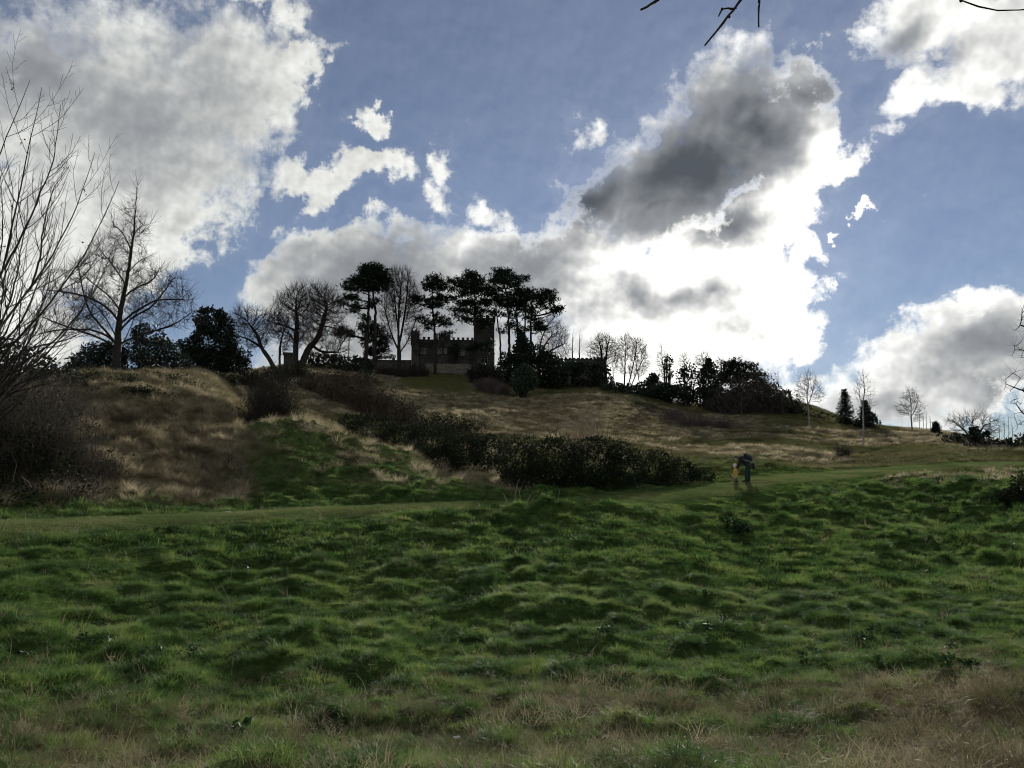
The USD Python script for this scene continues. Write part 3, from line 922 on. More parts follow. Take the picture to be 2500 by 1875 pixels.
def build_castle():
    r = 164.0
    F = Frame(454.1, 365, r)
    k = .00963

    def X(x):
        return (x - 1050) * k

    def Z(y):
        a, e = azel(454, 315.4 + .04629 * y)
        return EYE + r * math.tan(e)

    c = F.o
    ground = float(H(c[0], c[1]))
    b = ground - 1.5
    t = Thing('castle', 'grey stone castle with battlements and a square tower among the tall pines', 'castle', (c[0], c[1], ground))
    part = lambda n, m_, mat='stone', **kw: t.part(n, m_, M[mat], **kw)
    top = Z(520)
    # main block is hollow: four walls with real openings in front
    def wall_with_holes(x0, x1, z0, z1, y0, y1, holes):
        xs = sorted({x0, x1, *[h[0] for h in holes], *[h[1] for h in holes]})
        zs = sorted({z0, z1, *[h[2] for h in holes], *[h[3] for h in holes]})
        out = []
        for i in range(len(xs) - 1):
            for j in range(len(zs) - 1):
                cx, cz = (xs[i] + xs[i + 1]) / 2, (zs[j] + zs[j + 1]) / 2
                if not any(h[0] < cx < h[1] and h[2] < cz < h[3] for h in holes):
                    out.append(F.box(xs[i], xs[i + 1], y0, y1, zs[j], zs[j + 1]))
        return join(out)

    holes = [(X(300), X(440), Z(850), Z(690)), (X(1180), X(1290), Z(870), Z(720))]
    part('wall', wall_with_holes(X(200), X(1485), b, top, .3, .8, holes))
    part('wall', F.box(X(200), X(1485), 8.2, 8.7, b, top))
    part('wall', F.box(X(200), X(200) + .5, .8, 8.2, b, top))
    part('roof', F.box(X(200) + .5, X(1485), .8, 8.2, top - .7, top - .45), 'lead')
    part('floor', F.box(X(200) + .5, X(1485), .8, 8.2, Z(900) - .2, Z(900)), 'room')

    def window(x0, x1, z0, z1, y, lights=3, trans=True, fm='stone'):
        fr = .09
        w = t.part('window', join([F.box(x0, x1, y, y + .12, z0, z0 + fr), F.box(x0, x1, y, y + .12, z1 - fr, z1), F.box(x0, x0 + fr, y, y + .12, z0 + fr, z1 - fr), F.box(x1 - fr, x1, y, y + .12, z0 + fr, z1 - fr)]), M[fm])
        ww = (x1 - x0 - 2 * fr) / lights
        for i in range(1, lights):
            cx = x0 + fr + i * ww
            t.part('mullion', F.box(cx - .045, cx + .045, y + .01, y + .11, z0 + fr, z1 - fr), M[fm], parent=w)
        if trans:
            cz = z0 + (z1 - z0) * .62
            for i in range(lights):
                a0, a1 = x0 + fr + i * ww + .045 * (i > 0), x0 + fr + (i + 1) * ww - .045 * (i < lights - 1)
                t.part('transom', F.box(a0, a1, y + .015, y + .105, cz - .04, cz + .04), M[fm], parent=w)
        for i in range(lights):
            a0, a1 = x0 + fr + i * ww + .046 * (i > 0), x0 + fr + (i + 1) * ww - .046 * (i < lights - 1)
            t.part('pane', F.box(a0, a1, y + .055, y + .063, z0 + fr, z1 - fr), M['pane'], parent=w)
        part('hood_mould', join([F.box(x0 - .2, x1 + .2, y - .22, y + .0, z1 + .06, z1 + .18), F.box(x0 - .2, x0 - .09, y - .22, y, z1 - .2, z1 + .06), F.box(x1 + .09, x1 + .2, y - .22, y, z1 - .2, z1 + .06)]))
        part('sill', F.box(x0 - .1, x1 + .1, y - .2, y, z0 - .1, z0))

    window(*holes[0], .32)
    window(*holes[1], .32, 2)

    def battlements(x0, x1, y0, y1, z, n, w, h):
        for i in range(n):
            cx = x0 + w / 2 + (x1 - x0 - w) * i / max(1, n - 1)
            m_ = part('merlon', F.box(cx - w / 2, cx + w / 2, y0, y1, z, z + h))
            t.part('coping', F.box(cx - w / 2 - .05, cx + w / 2 + .05, y0 - .05, y1 + .05, z + h, z + h + .08), M['stone'], parent=m_)

    battlements(X(365), X(515), .3, .75, top, 2, X(415) - X(365), .42)
    battlements(X(1010), X(1470), .3, .75, top, 5, .48, .42)
    for i in range(6):
        cx = X(330) + i * (X(1440) - X(330)) / 5
        m_ = part('merlon', F.box(cx - .25, cx + .25, 8.22, 8.68, top, top + .42))
    # corner turret, wider above its corbel table
    part('turret', F.box(X(118), X(284), 0, 1.7, b, Z(680)))
    part('turret', F.box(X(106), X(292), -.12, 1.8, Z(640), Z(360)))
    part('corbel_table', F.box(X(112), X(288), -.06, 1.75, Z(680), Z(640)))
    for x0, x1 in ((106, 160), (196, 240), (262, 292)):
        part('merlon', F.box(X(x0), X(x1), -.12, .3, Z(360), Z(325)))
        part('merlon', F.box(X(x0), X(x1), 1.4, 1.8, Z(360), Z(325)))
    # square block and canted bay
    part('turret', F.box(X(592), X(690), -.05, 1.5, b, Z(402)))
    bay = [(X(690), .298), (X(690), -.4), (X(745), -1.3), (X(930), -1.3), (X(1040), .298)]
    part('bay', F.prism(bay, b, Z(880)))
    part('bay', F.prism(bay, Z(700), Z(565)))
    for x0, x1 in ((690, 708), (792, 812), (905, 930)):
        part('bay_pier', F.box(X(x0), X(x1), -1.26, -1.0, Z(880), Z(700)), 'frame' if x0 == 690 else 'stone')
    part('bay_pier', F.prism([(X(985), -.75), (X(1010), -.38), (X(1038), .29), (X(960), .29)], Z(880), Z(700)))
    window(X(710), X(790), Z(868), Z(712), -1.2, 2)
    window(X(814), X(903), Z(868), Z(712), -1.2, 2)
    part('parapet', F.box(X(700), X(968), -.9, .2, Z(565), Z(455)))
    for x0, x1 in ((700, 760), (800, 850), (905, 968)):
        part('merlon', F.box(X(x0), X(x1), -.9, -.5, Z(455), Z(432)))
    part('string_course', F.box(X(290), X(588), .18, .3, Z(612), Z(598)))
    part('string_course', F.box(X(1045), X(1478), .18, .3, Z(635), Z(621)))
    part('string_course', F.box(X(290), X(588), .16, .3, Z(925), Z(910)))
    part('string_course', F.box(X(1045), X(1478), .16, .3, Z(945), Z(930)))
    part('vent', join([F.box(X(760), X(870), -1.36, -1.302, Z(y + 10), Z(y)) for y in (950, 972, 994)]), 'lead')
    # the tower
    tx0, tx1 = X(1482), X(1925)
    win = (X(1640), X(1775), Z(1030), Z(885))
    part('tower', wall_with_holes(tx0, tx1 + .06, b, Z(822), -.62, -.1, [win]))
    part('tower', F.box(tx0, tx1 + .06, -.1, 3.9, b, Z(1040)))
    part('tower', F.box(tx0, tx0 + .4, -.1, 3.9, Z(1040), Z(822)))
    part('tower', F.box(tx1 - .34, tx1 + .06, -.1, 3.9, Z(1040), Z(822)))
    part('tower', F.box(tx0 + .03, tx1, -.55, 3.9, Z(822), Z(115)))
    part('tower', F.box(tx0 + .4, tx1 - .34, 3.5, 3.9, Z(1040), Z(822)))
    window(*win, -.6, 2, fm='frame')
    part('ledge', F.box(tx0 - .06, tx1 + .14, -.7, -.58, Z(830), Z(815)))
    part('corbel_table', F.box(tx0 - .1, tx1 + .12, -.7, 4.05, Z(130), Z(112)))
    part('parapet', F.box(tx0 - .17, tx1 + .22, -.8, 4.15, Z(112), Z(60)))
    for i in range(4):
        cx = tx0 + .12 + (tx1 - tx0 - .2) * i / 3
        for y0 in (-.8, 3.75):
            part('merlon', F.box(cx - .34, cx + .34, y0, y0 + .4, Z(60), Z(8)))
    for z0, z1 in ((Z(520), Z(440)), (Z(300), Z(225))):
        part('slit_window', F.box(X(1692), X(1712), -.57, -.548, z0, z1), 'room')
    for i in range(9):
        cx = tx0 + .05 + (tx1 - tx0 - .1) * i / 8
        part('corbel', F.box(cx - .1, cx + .1, -.76, -.552, Z(158), Z(131)))
    return F


CASTLE = build_castle()


def crest_wall(name, label, px0, px1, r0, r1, ytop, merl=None, thick=.5, mat='stone_dark', down=3.0, cap=.08, category='wall'):
    a, b = P(px0, ytop, r0), P(px1, ytop, r1)
    d = unit(b - a)
    t = Thing(name, label, category, (a + b) / 2)
    n = max(3, int(np.linalg.norm(b - a) / 2))
    nrm = np.array([-d[1], d[0], 0])
    for i in range(n):
        p, q = a + (b - a) * i / n, a + (b - a) * (i + 1) / n
        z = min(p[2], q[2])
        v = []
        for w in (p, q):
            g0 = float(H(w[0], w[1])) - .6
            for s in (-1, 1):
                v.append([*(w + nrm * s * thick / 2)[:2], g0]), v.append([*(w + nrm * s * thick / 2)[:2], w[2]])
        h = trimesh.convex.convex_hull(np.array(v))
        t.part('wall', h, M[mat])
        c = trimesh.convex.convex_hull(np.array([[*(w + nrm * s * (thick / 2 + .07))[:2], w[2] + dz] for w in (p, q) for s in (-1, 1) for dz in (.003, cap)]))
        t.part('coping', c, M[mat])
    if merl:
        k, w, h = merl
        for i in range(k):
            p = a + (b - a) * (i + .5) / k
            e = d * w / 2
            m_ = trimesh.convex.convex_hull(np.array([[*(p + e * s + nrm * q * thick / 2)[:2], p[2] + z] for s in (-1, 1) for q in (-1, 1) for z in (cap, cap + h)]))
            t.part('merlon', m_, M[mat])
    return t


crest_wall('garden_wall', 'low dark stone garden wall left of the castle, behind bare scrub', 372, 410.5, 160, 165, 360.6)
crest_wall('crenellated_wall', 'long low wall with small battlements right of the tall pines', 548, 593, 163, 158, 359.6, (11, .42, .26))


def build_corner_post():
    r = 157.0
    F = Frame(600, 365, r)
    s = r / FPX
    z = lambda y: EYE + r * math.tan(azel(600, y)[1])
    t = Thing('wall_turret', 'small square battlemented stone turret ending the long low wall', 'turret', (F.o[0], F.o[1], float(H(F.o[0], F.o[1]))))
    t.part('wall', F.box(-6.5 * s, 5.5 * s, 0, 2.2, float(H(F.o[0], F.o[1])) - 1, z(358.2)), M['stone_dark'])
    for x in (-5.6, -2.0, 1.4, 4.6):
        t.part('merlon', F.box((x - .9) * s, (x + .9) * s, .01, .4, z(358.2), z(356.6)), M['stone_dark'])
        t.part('merlon', F.box((x - .9) * s, (x + .9) * s, 1.78, 2.19, z(358.2), z(356.6)), M['stone_dark'])


build_corner_post()


def build_rubble():
    """The pale retaining wall below the castle: coursed rubble, each stone a block of its own."""
    rng = np.random.default_rng(77)
    r = 160.0
    F = Frame(449, 370, r)
    s = r / FPX
    z = lambda y: EYE + r * math.tan(azel(449, y)[1])
    x0, x1, z0, z1 = -22.5 * s, 20.5 * s, z(372.8), z(364.2)
    t = Thing('retaining_wall', 'pale rubble retaining wall above the mown slope, right under the castle', 'wall', (F.o[0], F.o[1], z0))
    t.part('core', F.box(x0, x1, .22, 3.4, z0 - 2.5, z1 - .05), M['stone_dark'])
    t.part('footing', F.box(x0, x1, .05, .219, z0 - 2.5, z0), M['stone_dark'])
    stones, zz = [], z0
    while zz < z1 - .05:
        h = rng.uniform(.16, .26)
        x = x0 + rng.uniform(-.2, 0)
        while x < x1:
            w = rng.uniform(.25, .6)
            d = rng.uniform(-.10, .03)
            b = trimesh.creation.box((w - .03, .3, h - .025))
            v = np.array(b.vertices) + rng.normal(size=(8, 3)) * .018 + [x + w / 2, d + .15, zz + h / 2]
            stones.append((F(v), np.array(b.faces)))
            x += w
        zz += h
    t.part('stone', join(stones), M['rubble'], kind='stuff')


build_rubble()


def build_outbuilding():
    r = 176.0
    F = Frame(384, 358, r)
    s = r / FPX
    z = lambda y: EYE + r * math.tan(azel(384, y)[1])
    t = Thing('outbuilding', 'low roof with one stubby chimney peeping over the garden wall left of the castle', 'building', (F.o[0], F.o[1], z(366)))
    t.part('wall', F.box(-22 * s, 9 * s, 0, 4, z(380), z(361)), M['stone_dark'])
    prof = np.array([[-23 * s, -.2, z(361)], [10 * s, -.2, z(361)], [-23 * s, 4.2, z(361)], [10 * s, 4.2, z(361)], [-20 * s, 2, z(357.8)], [8 * s, 2, z(358.6)]])
    t.part('roof', trimesh.convex.convex_hull(F(prof)), M['lead'])
    c = t.part('chimney', F.box(8.1 * s, 11.0 * s, 1.4, 2.6, z(362), z(355.9)), M['stone_dark'])
    t.part('chimney_pot', F.box(8.9 * s, 9.8 * s, 1.7, 2.2, z(355.9), z(355.0)), M['stone_dark'], parent=c)


build_outbuilding()


def build_piers():
    r = 126.0
    F = Frame(301, 364, r)
    s = r / FPX
    z = lambda y: EYE + r * math.tan(azel(301, y)[1])
    rng = np.random.default_rng(5)
    t = Thing('stone_pier', 'squat pale stone pier with a rounded top beneath the forked bare tree', 'pier', (F.o[0], F.o[1], z(374)))
    prof = [(-7.0, 376), (-6.6, 363.5), (-4.5, 361.3), (2.0, 360.6), (4.0, 362), (7.0, 369.5), (7.2, 376)]
    pts = np.array([[x * s, y, z(p)] for x, p in prof for y in (0, 1.3)])
    pts[:, 0] += rng.normal(size=len(pts)) * .03
    h = trimesh.convex.convex_hull(F(pts))
    t.part('masonry', h, M['rubble'])
    t.part('capstone', F.box(-6.9 * s, 3.2 * s, -.09, 1.4, z(361.5), z(360.4)), M['stone_dark'])
    F2 = Frame(288, 360, r + 2)
    t = Thing('gate_pillar', 'dark upright stone gate pillar just left of the squat pale pier', 'pillar', (F2.o[0], F2.o[1], z(372)))
    t.part('shaft', F2.box(-4.2 * s, 5.0 * s, 0, 1.4, z(378), z(352.5)), M['stone_dark'])
    t.part('capstone', F2.box(-5.0 * s, 5.8 * s, -.12, 1.52, z(352.5), z(350.8)), M['stone_dark'])


build_piers()


def build_post():
    p, q = G(348.6, 358, 140), P(349.2, 339.3, 140)
    t = Thing('wooden_post', 'thin lone pole standing above the dark hedge, left of the twin pine', 'pole', p)
    t.part('pole', tubes([np.array([p - [0, 0, .5], (p + q) / 2, q])], [np.array([.11, .10, .09])], 8), M['wood'])
    t.part('cap', tubes([np.array([q, q + [0, 0, .06], q + [0, 0, .12]])], [np.array([.14, .14, .05])], 8), M['wood'])
    w = unit(np.array([1, -.1, 0]))
    t.part('crossbar', tubes([np.array([q - [0, 0, .25] - w * .3, q - [0, 0, .25], q - [0, 0, .25] + w * .3])], [np.full(3, .04)], 6), M['wood'])


build_post()


def build_bench():
    r = 128.0
    b = G(394.5, 383, r)
    F = Frame(394.5, 383, r, .12)
    z = b[2]
    t = Thing('bench', 'weathered wooden slatted bench at the left edge of the mown slope', 'bench', b)
    for i in range(4):
        t.part('seat_slat', F.box(-.95, .95, -.24 + i * .125, -.24 + i * .125 + .10, z + .46, z + .50), M['wood'])
    for i in range(4):
        y = .27 + i * .03
        t.part('back_slat', F.box(-.95, .95, y, y + .03, z + .56 + i * .125, z + .65 + i * .125), M['wood'])
    for x in (-.8, .8):
        t.part('leg', F.box(x - .04, x + .04, -.22, -.14, z - .2, z + .459), M['wood'])
        t.part('leg', F.box(x - .04, x + .04, .17, .25, z - .2, z + .459), M['wood'])
        t.part('back_post', tubes([F(np.array([[x, .262, z + .5], [x, .33, z + .8], [x, .40, z + 1.08]]))], [np.full(3, .035)], 6), M['wood'])


build_bench()

# ---------------------------------------------------------------- trees on the hill
C3 = lambda X, Y: (319.5 + .0864 * X, 245.8 + .0864 * Y)
C4 = lambda X, Y: (401.4 + .0815 * X, 254.0 + .0815 * Y)


def c3(*items):
    return [(*C3(i[0], i[1]), i[2] * .0864, i[3] * .0864) for i in items]


def c4(*items):
    return [(*C4(i[0], i[1]), i[2] * .0815, i[3] * .0815) for i in items]


def l3(*pts):
    return [C3(*p) for p in pts]


def l4(*pts):
    return [C4(*p) for p in pts]


pine('pine_tree', 'tallest pine with twin trunks and a big rounded crown, left of the castle', 366, 358, 150,
     [l3((535, 1330), (550, 1000), (568, 760), (572, 560), (590, 400)), l3((632, 1330), (642, 1000), (645, 760), (618, 560), (610, 400))],
     c3((620, 300, 130, 80), (540, 320, 90, 80), (720, 330, 90, 70), (470, 390, 110, 60), (640, 420, 170, 80), (380, 400, 70, 45), (330, 460, 70, 40), (760, 420, 70, 60), (560, 480, 120, 50), (700, 500, 110, 35), (430, 500, 80, 28), (620, 230, 80, 40),
        (350, 600, 90, 38), (270, 660, 60, 26), (200, 645, 38, 26), (420, 590, 60, 26), (450, 700, 75, 36), (380, 750, 60, 28), (590, 700, 40, 40), (530, 850, 45, 50), (490, 930, 45, 40), (300, 1000, 100, 38), (240, 970, 50, 36), (380, 1020, 50, 30), (620, 650, 50, 30)), 11, .34, 1.25)
pine('pine_tree', 'slim pine with a small round top, in front of the castle battlements', 434, 360, 157,
     [l3((1338, 1340), (1335, 1020), (1318, 820), (1306, 640), (1310, 420))],
     c3((1320, 390, 85, 50), (1270, 420, 70, 50), (1380, 430, 70, 50), (1320, 470, 110, 50), (1420, 500, 60, 40), (1140, 610, 75, 36), (1110, 640, 45, 26), (1230, 600, 70, 30), (1390, 620, 100, 42), (1450, 640, 100, 38), (1540, 610, 40, 22), (1350, 700, 110, 34), (1260, 700, 60, 22),
        (1180, 850, 70, 26), (1250, 880, 70, 36), (1400, 860, 80, 34), (1450, 915, 80, 30), (1270, 950, 60, 22), (1480, 1010, 70, 24), (1330, 800, 50, 24)), 12, .27, 1.2)
pine('pine_tree', 'broad layered pine whose trunk rises in front of the castle tower', 474.5, 363, 156,
     [l4((922, 1350), (905, 1000), (902, 700), (900, 470), (905, 280))],
     c4((890, 240, 90, 45), (820, 270, 90, 45), (960, 300, 90, 50), (880, 330, 160, 55), (760, 310, 50, 40), (650, 340, 70, 36), (600, 345, 38, 26), (680, 400, 110, 32), (820, 420, 140, 45), (990, 400, 110, 50), (900, 490, 150, 45), (1060, 470, 80, 40), (760, 480, 90, 24), (740, 590, 120, 30),
        (860, 600, 100, 40), (690, 680, 100, 24), (790, 700, 130, 34), (960, 620, 130, 50), (1040, 690, 90, 40), (930, 720, 60, 30), (700, 760, 70, 18), (760, 810, 90, 18), (1090, 600, 60, 30), (830, 790, 60, 16), (840, 1150, 70, 22), (950, 1135, 100, 26), (1040, 1170, 60, 22), (1060, 1085, 50, 22), (980, 800, 80, 36), (1080, 840, 70, 36), (1000, 900, 50, 26), (1130, 720, 70, 36)), 13, .30, 1.15)
pine('pine_tree', 'thin crooked pine leaning beside the right edge of the castle tower', 500, 364, 154,
     [l4((1222, 1350), (1212, 1060), (1185, 880), (1162, 660), (1110, 540))],
     c4((1080, 500, 60, 36), (1130, 540, 60, 30), (1190, 590, 55, 30), (1040, 560, 50, 22), (1220, 740, 45, 20), (1240, 950, 40, 18), (1180, 470, 50, 30)), 14, .2, 1.2)
pine('pine_tree', 'tall pine with a flat windswept crown, tallest right of the castle tower', 510, 365, 156,
     [l4((1335, 1350), (1322, 1050), (1308, 760), (1285, 520), (1250, 330))],
     c4((1220, 220, 90, 36), (1280, 240, 80, 36), (1150, 270, 70, 50), (1230, 300, 130, 50), (1350, 310, 100, 45), (1460, 300, 70, 26), (1520, 295, 40, 24), (1120, 350, 50, 40), (1260, 380, 120, 40), (1400, 390, 90, 50), (1180, 420, 70, 24), (1450, 440, 60, 40), (1230, 610, 60, 30), (1290, 640, 60, 34), (1350, 560, 50, 26), (1200, 520, 80, 36), (1120, 460, 70, 44)), 15, .26, 1.2)
pine('pine_tree', 'pine with its crown tucked below the windswept one, in the middle of the right-hand group', 518, 366, 158,
     [l4((1425, 1350), (1425, 1050), (1415, 760), (1392, 560), (1380, 470))],
     c4((1380, 480, 90, 40), (1450, 520, 80, 40), (1340, 600, 90, 40), (1420, 620, 90, 50), (1470, 690, 70, 50), (1340, 720, 60, 30), (1400, 780, 60, 24), (1480, 580, 60, 40), (1300, 520, 90, 50), (1480, 560, 90, 50), (1380, 850, 50, 36), (1500, 930, 60, 36), (1440, 960, 40, 50), (1330, 900, 40, 30)), 16, .25, 1.1)
pine('pine_tree', 'spreading pine on the right of the group, its limbs reaching out to the right', 530, 366, 155,
     [l4((1510, 1350), (1512, 1050), (1518, 760), (1545, 560)), l4((1592, 1350), (1588, 1050), (1592, 800), (1600, 620), (1620, 500))],
     c4((1600, 450, 80, 36), (1540, 480, 60, 40), (1680, 490, 90, 40), (1770, 470, 70, 30), (1840, 460, 60, 32), (1880, 510, 45, 34), (1620, 540, 110, 45), (1760, 560, 100, 36), (1870, 590, 55, 30), (1700, 620, 80, 28), (1820, 650, 90, 28), (1920, 670, 60, 24), (1965, 665, 30, 18), (1880, 710, 70, 26), (1580, 640, 70, 40), (1620, 720, 70, 45), (1560, 790, 60, 40), (1640, 820, 80, 50), (1720, 890, 80, 45), (1660, 910, 80, 36), (1770, 920, 40, 22)), 17, .25, 1.15)
pine('pine_tree', 'short bushy young pine standing low between the twin trunks of the tallest one', 373, 359, 153,
     [l3((640, 1340), (640, 1100), (630, 900))],
     c3((610, 920, 80, 45), (690, 950, 70, 40), (560, 1000, 60, 30), (640, 1020, 100, 40), (740, 1080, 70, 36), (600, 1110, 100, 40), (690, 1150, 100, 40), (520, 1150, 40, 22), (650, 1220, 120, 45), (760, 1200, 60, 36), (740, 1280, 80, 24), (580, 1260, 70, 36)), 18, .16, 1.2, group=None)

BARE = 'bare winter trees along the crest'
bare_tree('bare_tree', 'fan shaped bare tree between the twin pine and the castle', 399.5, 361.5, 158, [(401, 300, 20, 26), (389, 312, 12, 20), (413, 308, 10, 22), (401, 276, 14, 8), (388, 335, 8, 12), (413, 335, 9, 12)],
          [[(399.5, 362), (399, 350), (398.5, 335), (396, 312), (394, 290)], [(399, 345), (403, 325), (406, 305), (408, 285)], [(398.5, 350), (393, 338), (388, 322), (384, 305)], [(400, 352), (407, 342), (412, 330)], [(398.5, 335), (399, 310), (401, 285)]],
          21, .42, 2600, up=.30, twig=(4, 1.5, .6), tip=.022, twig_r=.02, group=None, depth=.9)
bare_tree('bare_tree', 'large broad bare tree with a forked trunk behind the squat pale pier', 300, 363, 124, [(296, 318, 26, 30, 0), (326, 320, 22, 30, 1), (310, 300, 34, 18), (340, 335, 12, 12), (278, 325, 14, 14), (330, 350, 22, 9), (311, 315, 22, 24), (308, 335, 18, 16)],
          [[(296, 364), (296, 345), (297, 325), (296, 308)], [(301, 362), (308, 350), (318, 337), (323, 322), (327, 305)], [(297, 332), (285, 326), (270, 322)], [(296, 345), (290, 335), (282, 330)], [(312, 345), (325, 352), (338, 352)]],
          22, .5, 3000, up=.08, twig=(4, 1.2, .3), tip=.018, twig_r=.016, depth=.9, wander=.22)
bare_tree('bare_tree', 'bare tree leaning to the left, between the dark conifer and the broad forked tree', 275, 372, 112, [(245, 322, 16, 15), (262, 325, 14, 17), (235, 333, 10, 12), (255, 340, 16, 10), (280, 330, 8, 18), (284, 346, 7, 10)],
          [[(277, 371), (270, 360), (262, 348), (257, 335), (250, 325)], [(280, 370), (280, 350), (284, 330)], [(264, 351), (255, 343), (245, 338)]],
          23, .3, 1900, up=.1, twig=(4, 1.1, .3), tip=.018, twig_r=.015, depth=.9, wander=.22)
bare_tree('bare_tree', 'bare tree fanning out from behind the right side of the pine group', 541, 362, 161, [(556, 338, 14, 17), (562, 350, 9, 10), (548, 345, 14, 14), (552, 322, 8, 10)],
          [[(538, 362), (543, 350), (552, 335)], [(540, 360), (552, 350), (564, 344)], [(538, 362), (541, 342), (548, 325)]],
          24, .32, 1700, up=.12, twig=(4, 1.3, .35), tip=.02, twig_r=.018, group=None, depth=.9)
bare_tree('bare_tree', 'rounded bare tree beside the small wall turret', 603.5, 388, 156, [(603, 349, 14, 14), (593, 352, 8, 10), (612, 352, 9, 14), (603, 340, 10, 7)],
          [[(602, 388), (602, 365), (601, 350), (598, 341)], [(606, 388), (605.5, 366), (607, 350), (609, 341)]],
          25, .26, 1900, up=.28, twig=(4, 1.2, .5), tip=.02, twig_r=.018, group=None, depth=.9)
bare_tree('bare_tree', 'wide bare tree with many slender stems, right of the rounded bare tree', 625, 389, 154, [(634, 352, 14, 15), (626, 345, 9, 10), (642, 362, 8, 14), (620, 360, 8, 14), (633, 372, 14, 8)],
          [[(624, 389), (625, 365), (626, 345)], [(626, 389), (632, 370), (636, 350), (637, 340)], [(628, 388), (638, 370), (645, 355)], [(615, 386), (613, 372), (613, 362)], [(640, 386), (637, 370), (635, 355)]],
          26, .2, 2100, up=.30, twig=(4, 1.2, .5), tip=.02, twig_r=.018, group=None, depth=.9)
bare_tree('bare_tree', 'narrow pale bare tree with a pointed top, standing among the dark evergreens', 663, 393, 150, [(662, 362, 6, 13), (661, 350, 3, 7), (665, 375, 7, 10)],
          [[(664, 393), (664, 372), (662, 358), (661.5, 347)], [(668, 392), (669, 378), (670, 368)]],
          27, .14, 900, up=.4, twig=(4, 1.0, .5), tip=.02, twig_r=.017, group=None, bark='bark_pale')
for i, (px, py, w, lab) in enumerate([(572.5, 360, 1.0, 'slender leafless poplar rising behind the low battlemented wall, the left one of a pair'), (579.5, 360, 1.0, 'slender leafless poplar rising behind the low battlemented wall, the right one of a pair')]):
    bare_tree('poplar_tree', lab, px, py, 172, [(px, 345, 2.4, 12), (px + .5, 338, 1.6, 6)], [[(px, 361), (px - .2, 348), (px + .2, 335)]], 30 + i, .13, 260, up=.7, twig=(2, .8, .8), tip=.022, twig_r=.018, group=None, bark='bark_pale')
for i, (px, top, w, lab) in enumerate([(684, 351, 6, 'bare twiggy treetop showing over the left dark evergreen'), (703, 350, 9, 'spiky bare treetop showing between the two dark evergreens'), (721, 356, 7, 'bare twiggy treetop just left of the flat topped pine')]):
    bare_tree('bare_tree', lab, px, 394, 166, [(px, top + 11, w, 9), (px, top + 22, w * .8, 10)], [[(px, 396), (px + .5, 380), (px, top + 9)]], 40 + i, .2, 600, up=.2, twig=(4, 1.1, .4), tip=.022, twig_r=.02, group=None)
for i, (px, py, top, w, lab) in enumerate([(768, 400, 371, 5, 'thin leafy sapling right of the flat topped pine'), (778, 402, 373, 3, 'thinnest sapling on the dark shoulder of the hill')]):
    bare_tree('sapling', lab, px, py, 152, [(px, (py + top) / 2 - 4, w, (py - top) / 2 - 3)], [[(px, py), (px, (py + top) / 2), (px, top)]], 45 + i, .1, 500, up=.3, twig=(4, .7, .4), tip=.02, twig_r=.02, group=None)

# evergreens along the crest
bush('small_tree', 'tiny round headed dark tree before the castle, between the slim pine and the tower', [(454.6, 347.5, 5.2, 4.6, 161.2), (451, 349, 3, 2.6, 161.2), (456, 356, .8, 5, 161.2)], 50, 'ever', .22, 1.3, 'tree')
EV = 'dark evergreens on the crest'
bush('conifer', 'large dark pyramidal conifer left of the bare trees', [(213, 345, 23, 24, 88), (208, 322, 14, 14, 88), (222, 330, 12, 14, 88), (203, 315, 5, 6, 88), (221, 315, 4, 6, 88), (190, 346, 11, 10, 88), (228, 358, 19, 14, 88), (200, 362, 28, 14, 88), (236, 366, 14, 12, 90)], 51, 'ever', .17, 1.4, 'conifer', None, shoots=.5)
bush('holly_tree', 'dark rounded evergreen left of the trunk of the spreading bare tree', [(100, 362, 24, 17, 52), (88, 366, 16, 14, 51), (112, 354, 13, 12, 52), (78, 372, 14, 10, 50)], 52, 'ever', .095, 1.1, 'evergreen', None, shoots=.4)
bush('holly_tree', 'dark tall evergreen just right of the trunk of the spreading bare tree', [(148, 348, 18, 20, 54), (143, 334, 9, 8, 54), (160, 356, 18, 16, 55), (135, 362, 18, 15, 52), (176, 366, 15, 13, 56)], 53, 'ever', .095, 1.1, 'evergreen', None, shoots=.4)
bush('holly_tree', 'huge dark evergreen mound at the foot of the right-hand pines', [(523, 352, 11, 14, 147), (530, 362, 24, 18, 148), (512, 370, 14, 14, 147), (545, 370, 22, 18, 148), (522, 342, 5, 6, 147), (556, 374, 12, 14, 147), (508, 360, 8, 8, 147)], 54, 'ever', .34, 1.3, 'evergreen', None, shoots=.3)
bush('round_bush', 'rounded green bush on the slope in front of the huge dark mound', [(525, 378, 12.5, 13, 128), (523, 386, 10, 8, 127)], 55, 'holly', .26, 1.2, 'bush', None, shoots=.5)
bush('evergreen_bush', 'dark rounded bush growing against the twin trunked pine, over the scrub', [(366, 367, 8, 9, 118)], 56, 'ever', .24, 1.2, 'bush')
bush('hedge', 'long low black hedge between the squat pale pier and the twin pine', [(317, 363, 12, 9, 128), (332, 364, 16, 9, 131), (350, 364, 14, 9, 134), (360, 366, 10, 7, 136), (340, 361, 4, 4, 132), (334, 359, 3, 3, 132)], 57, 'ever', .26, 1.2, 'hedge')
bush('bush', 'leafy bush in front of the low battlemented wall', [(585, 373, 17, 12, 150), (574, 369, 11, 9, 151), (600, 374, 11, 13, 150)], 58, 'ever', .3, 1.1, 'bush')
bush('holly_tree', 'dark low evergreen clump below the rounded bare tree', [(612, 390, 13, 7, 146), (628, 392, 18, 7, 146), (645, 391, 13, 9, 147)], 59, 'ever', .3, 1.1, 'evergreen')
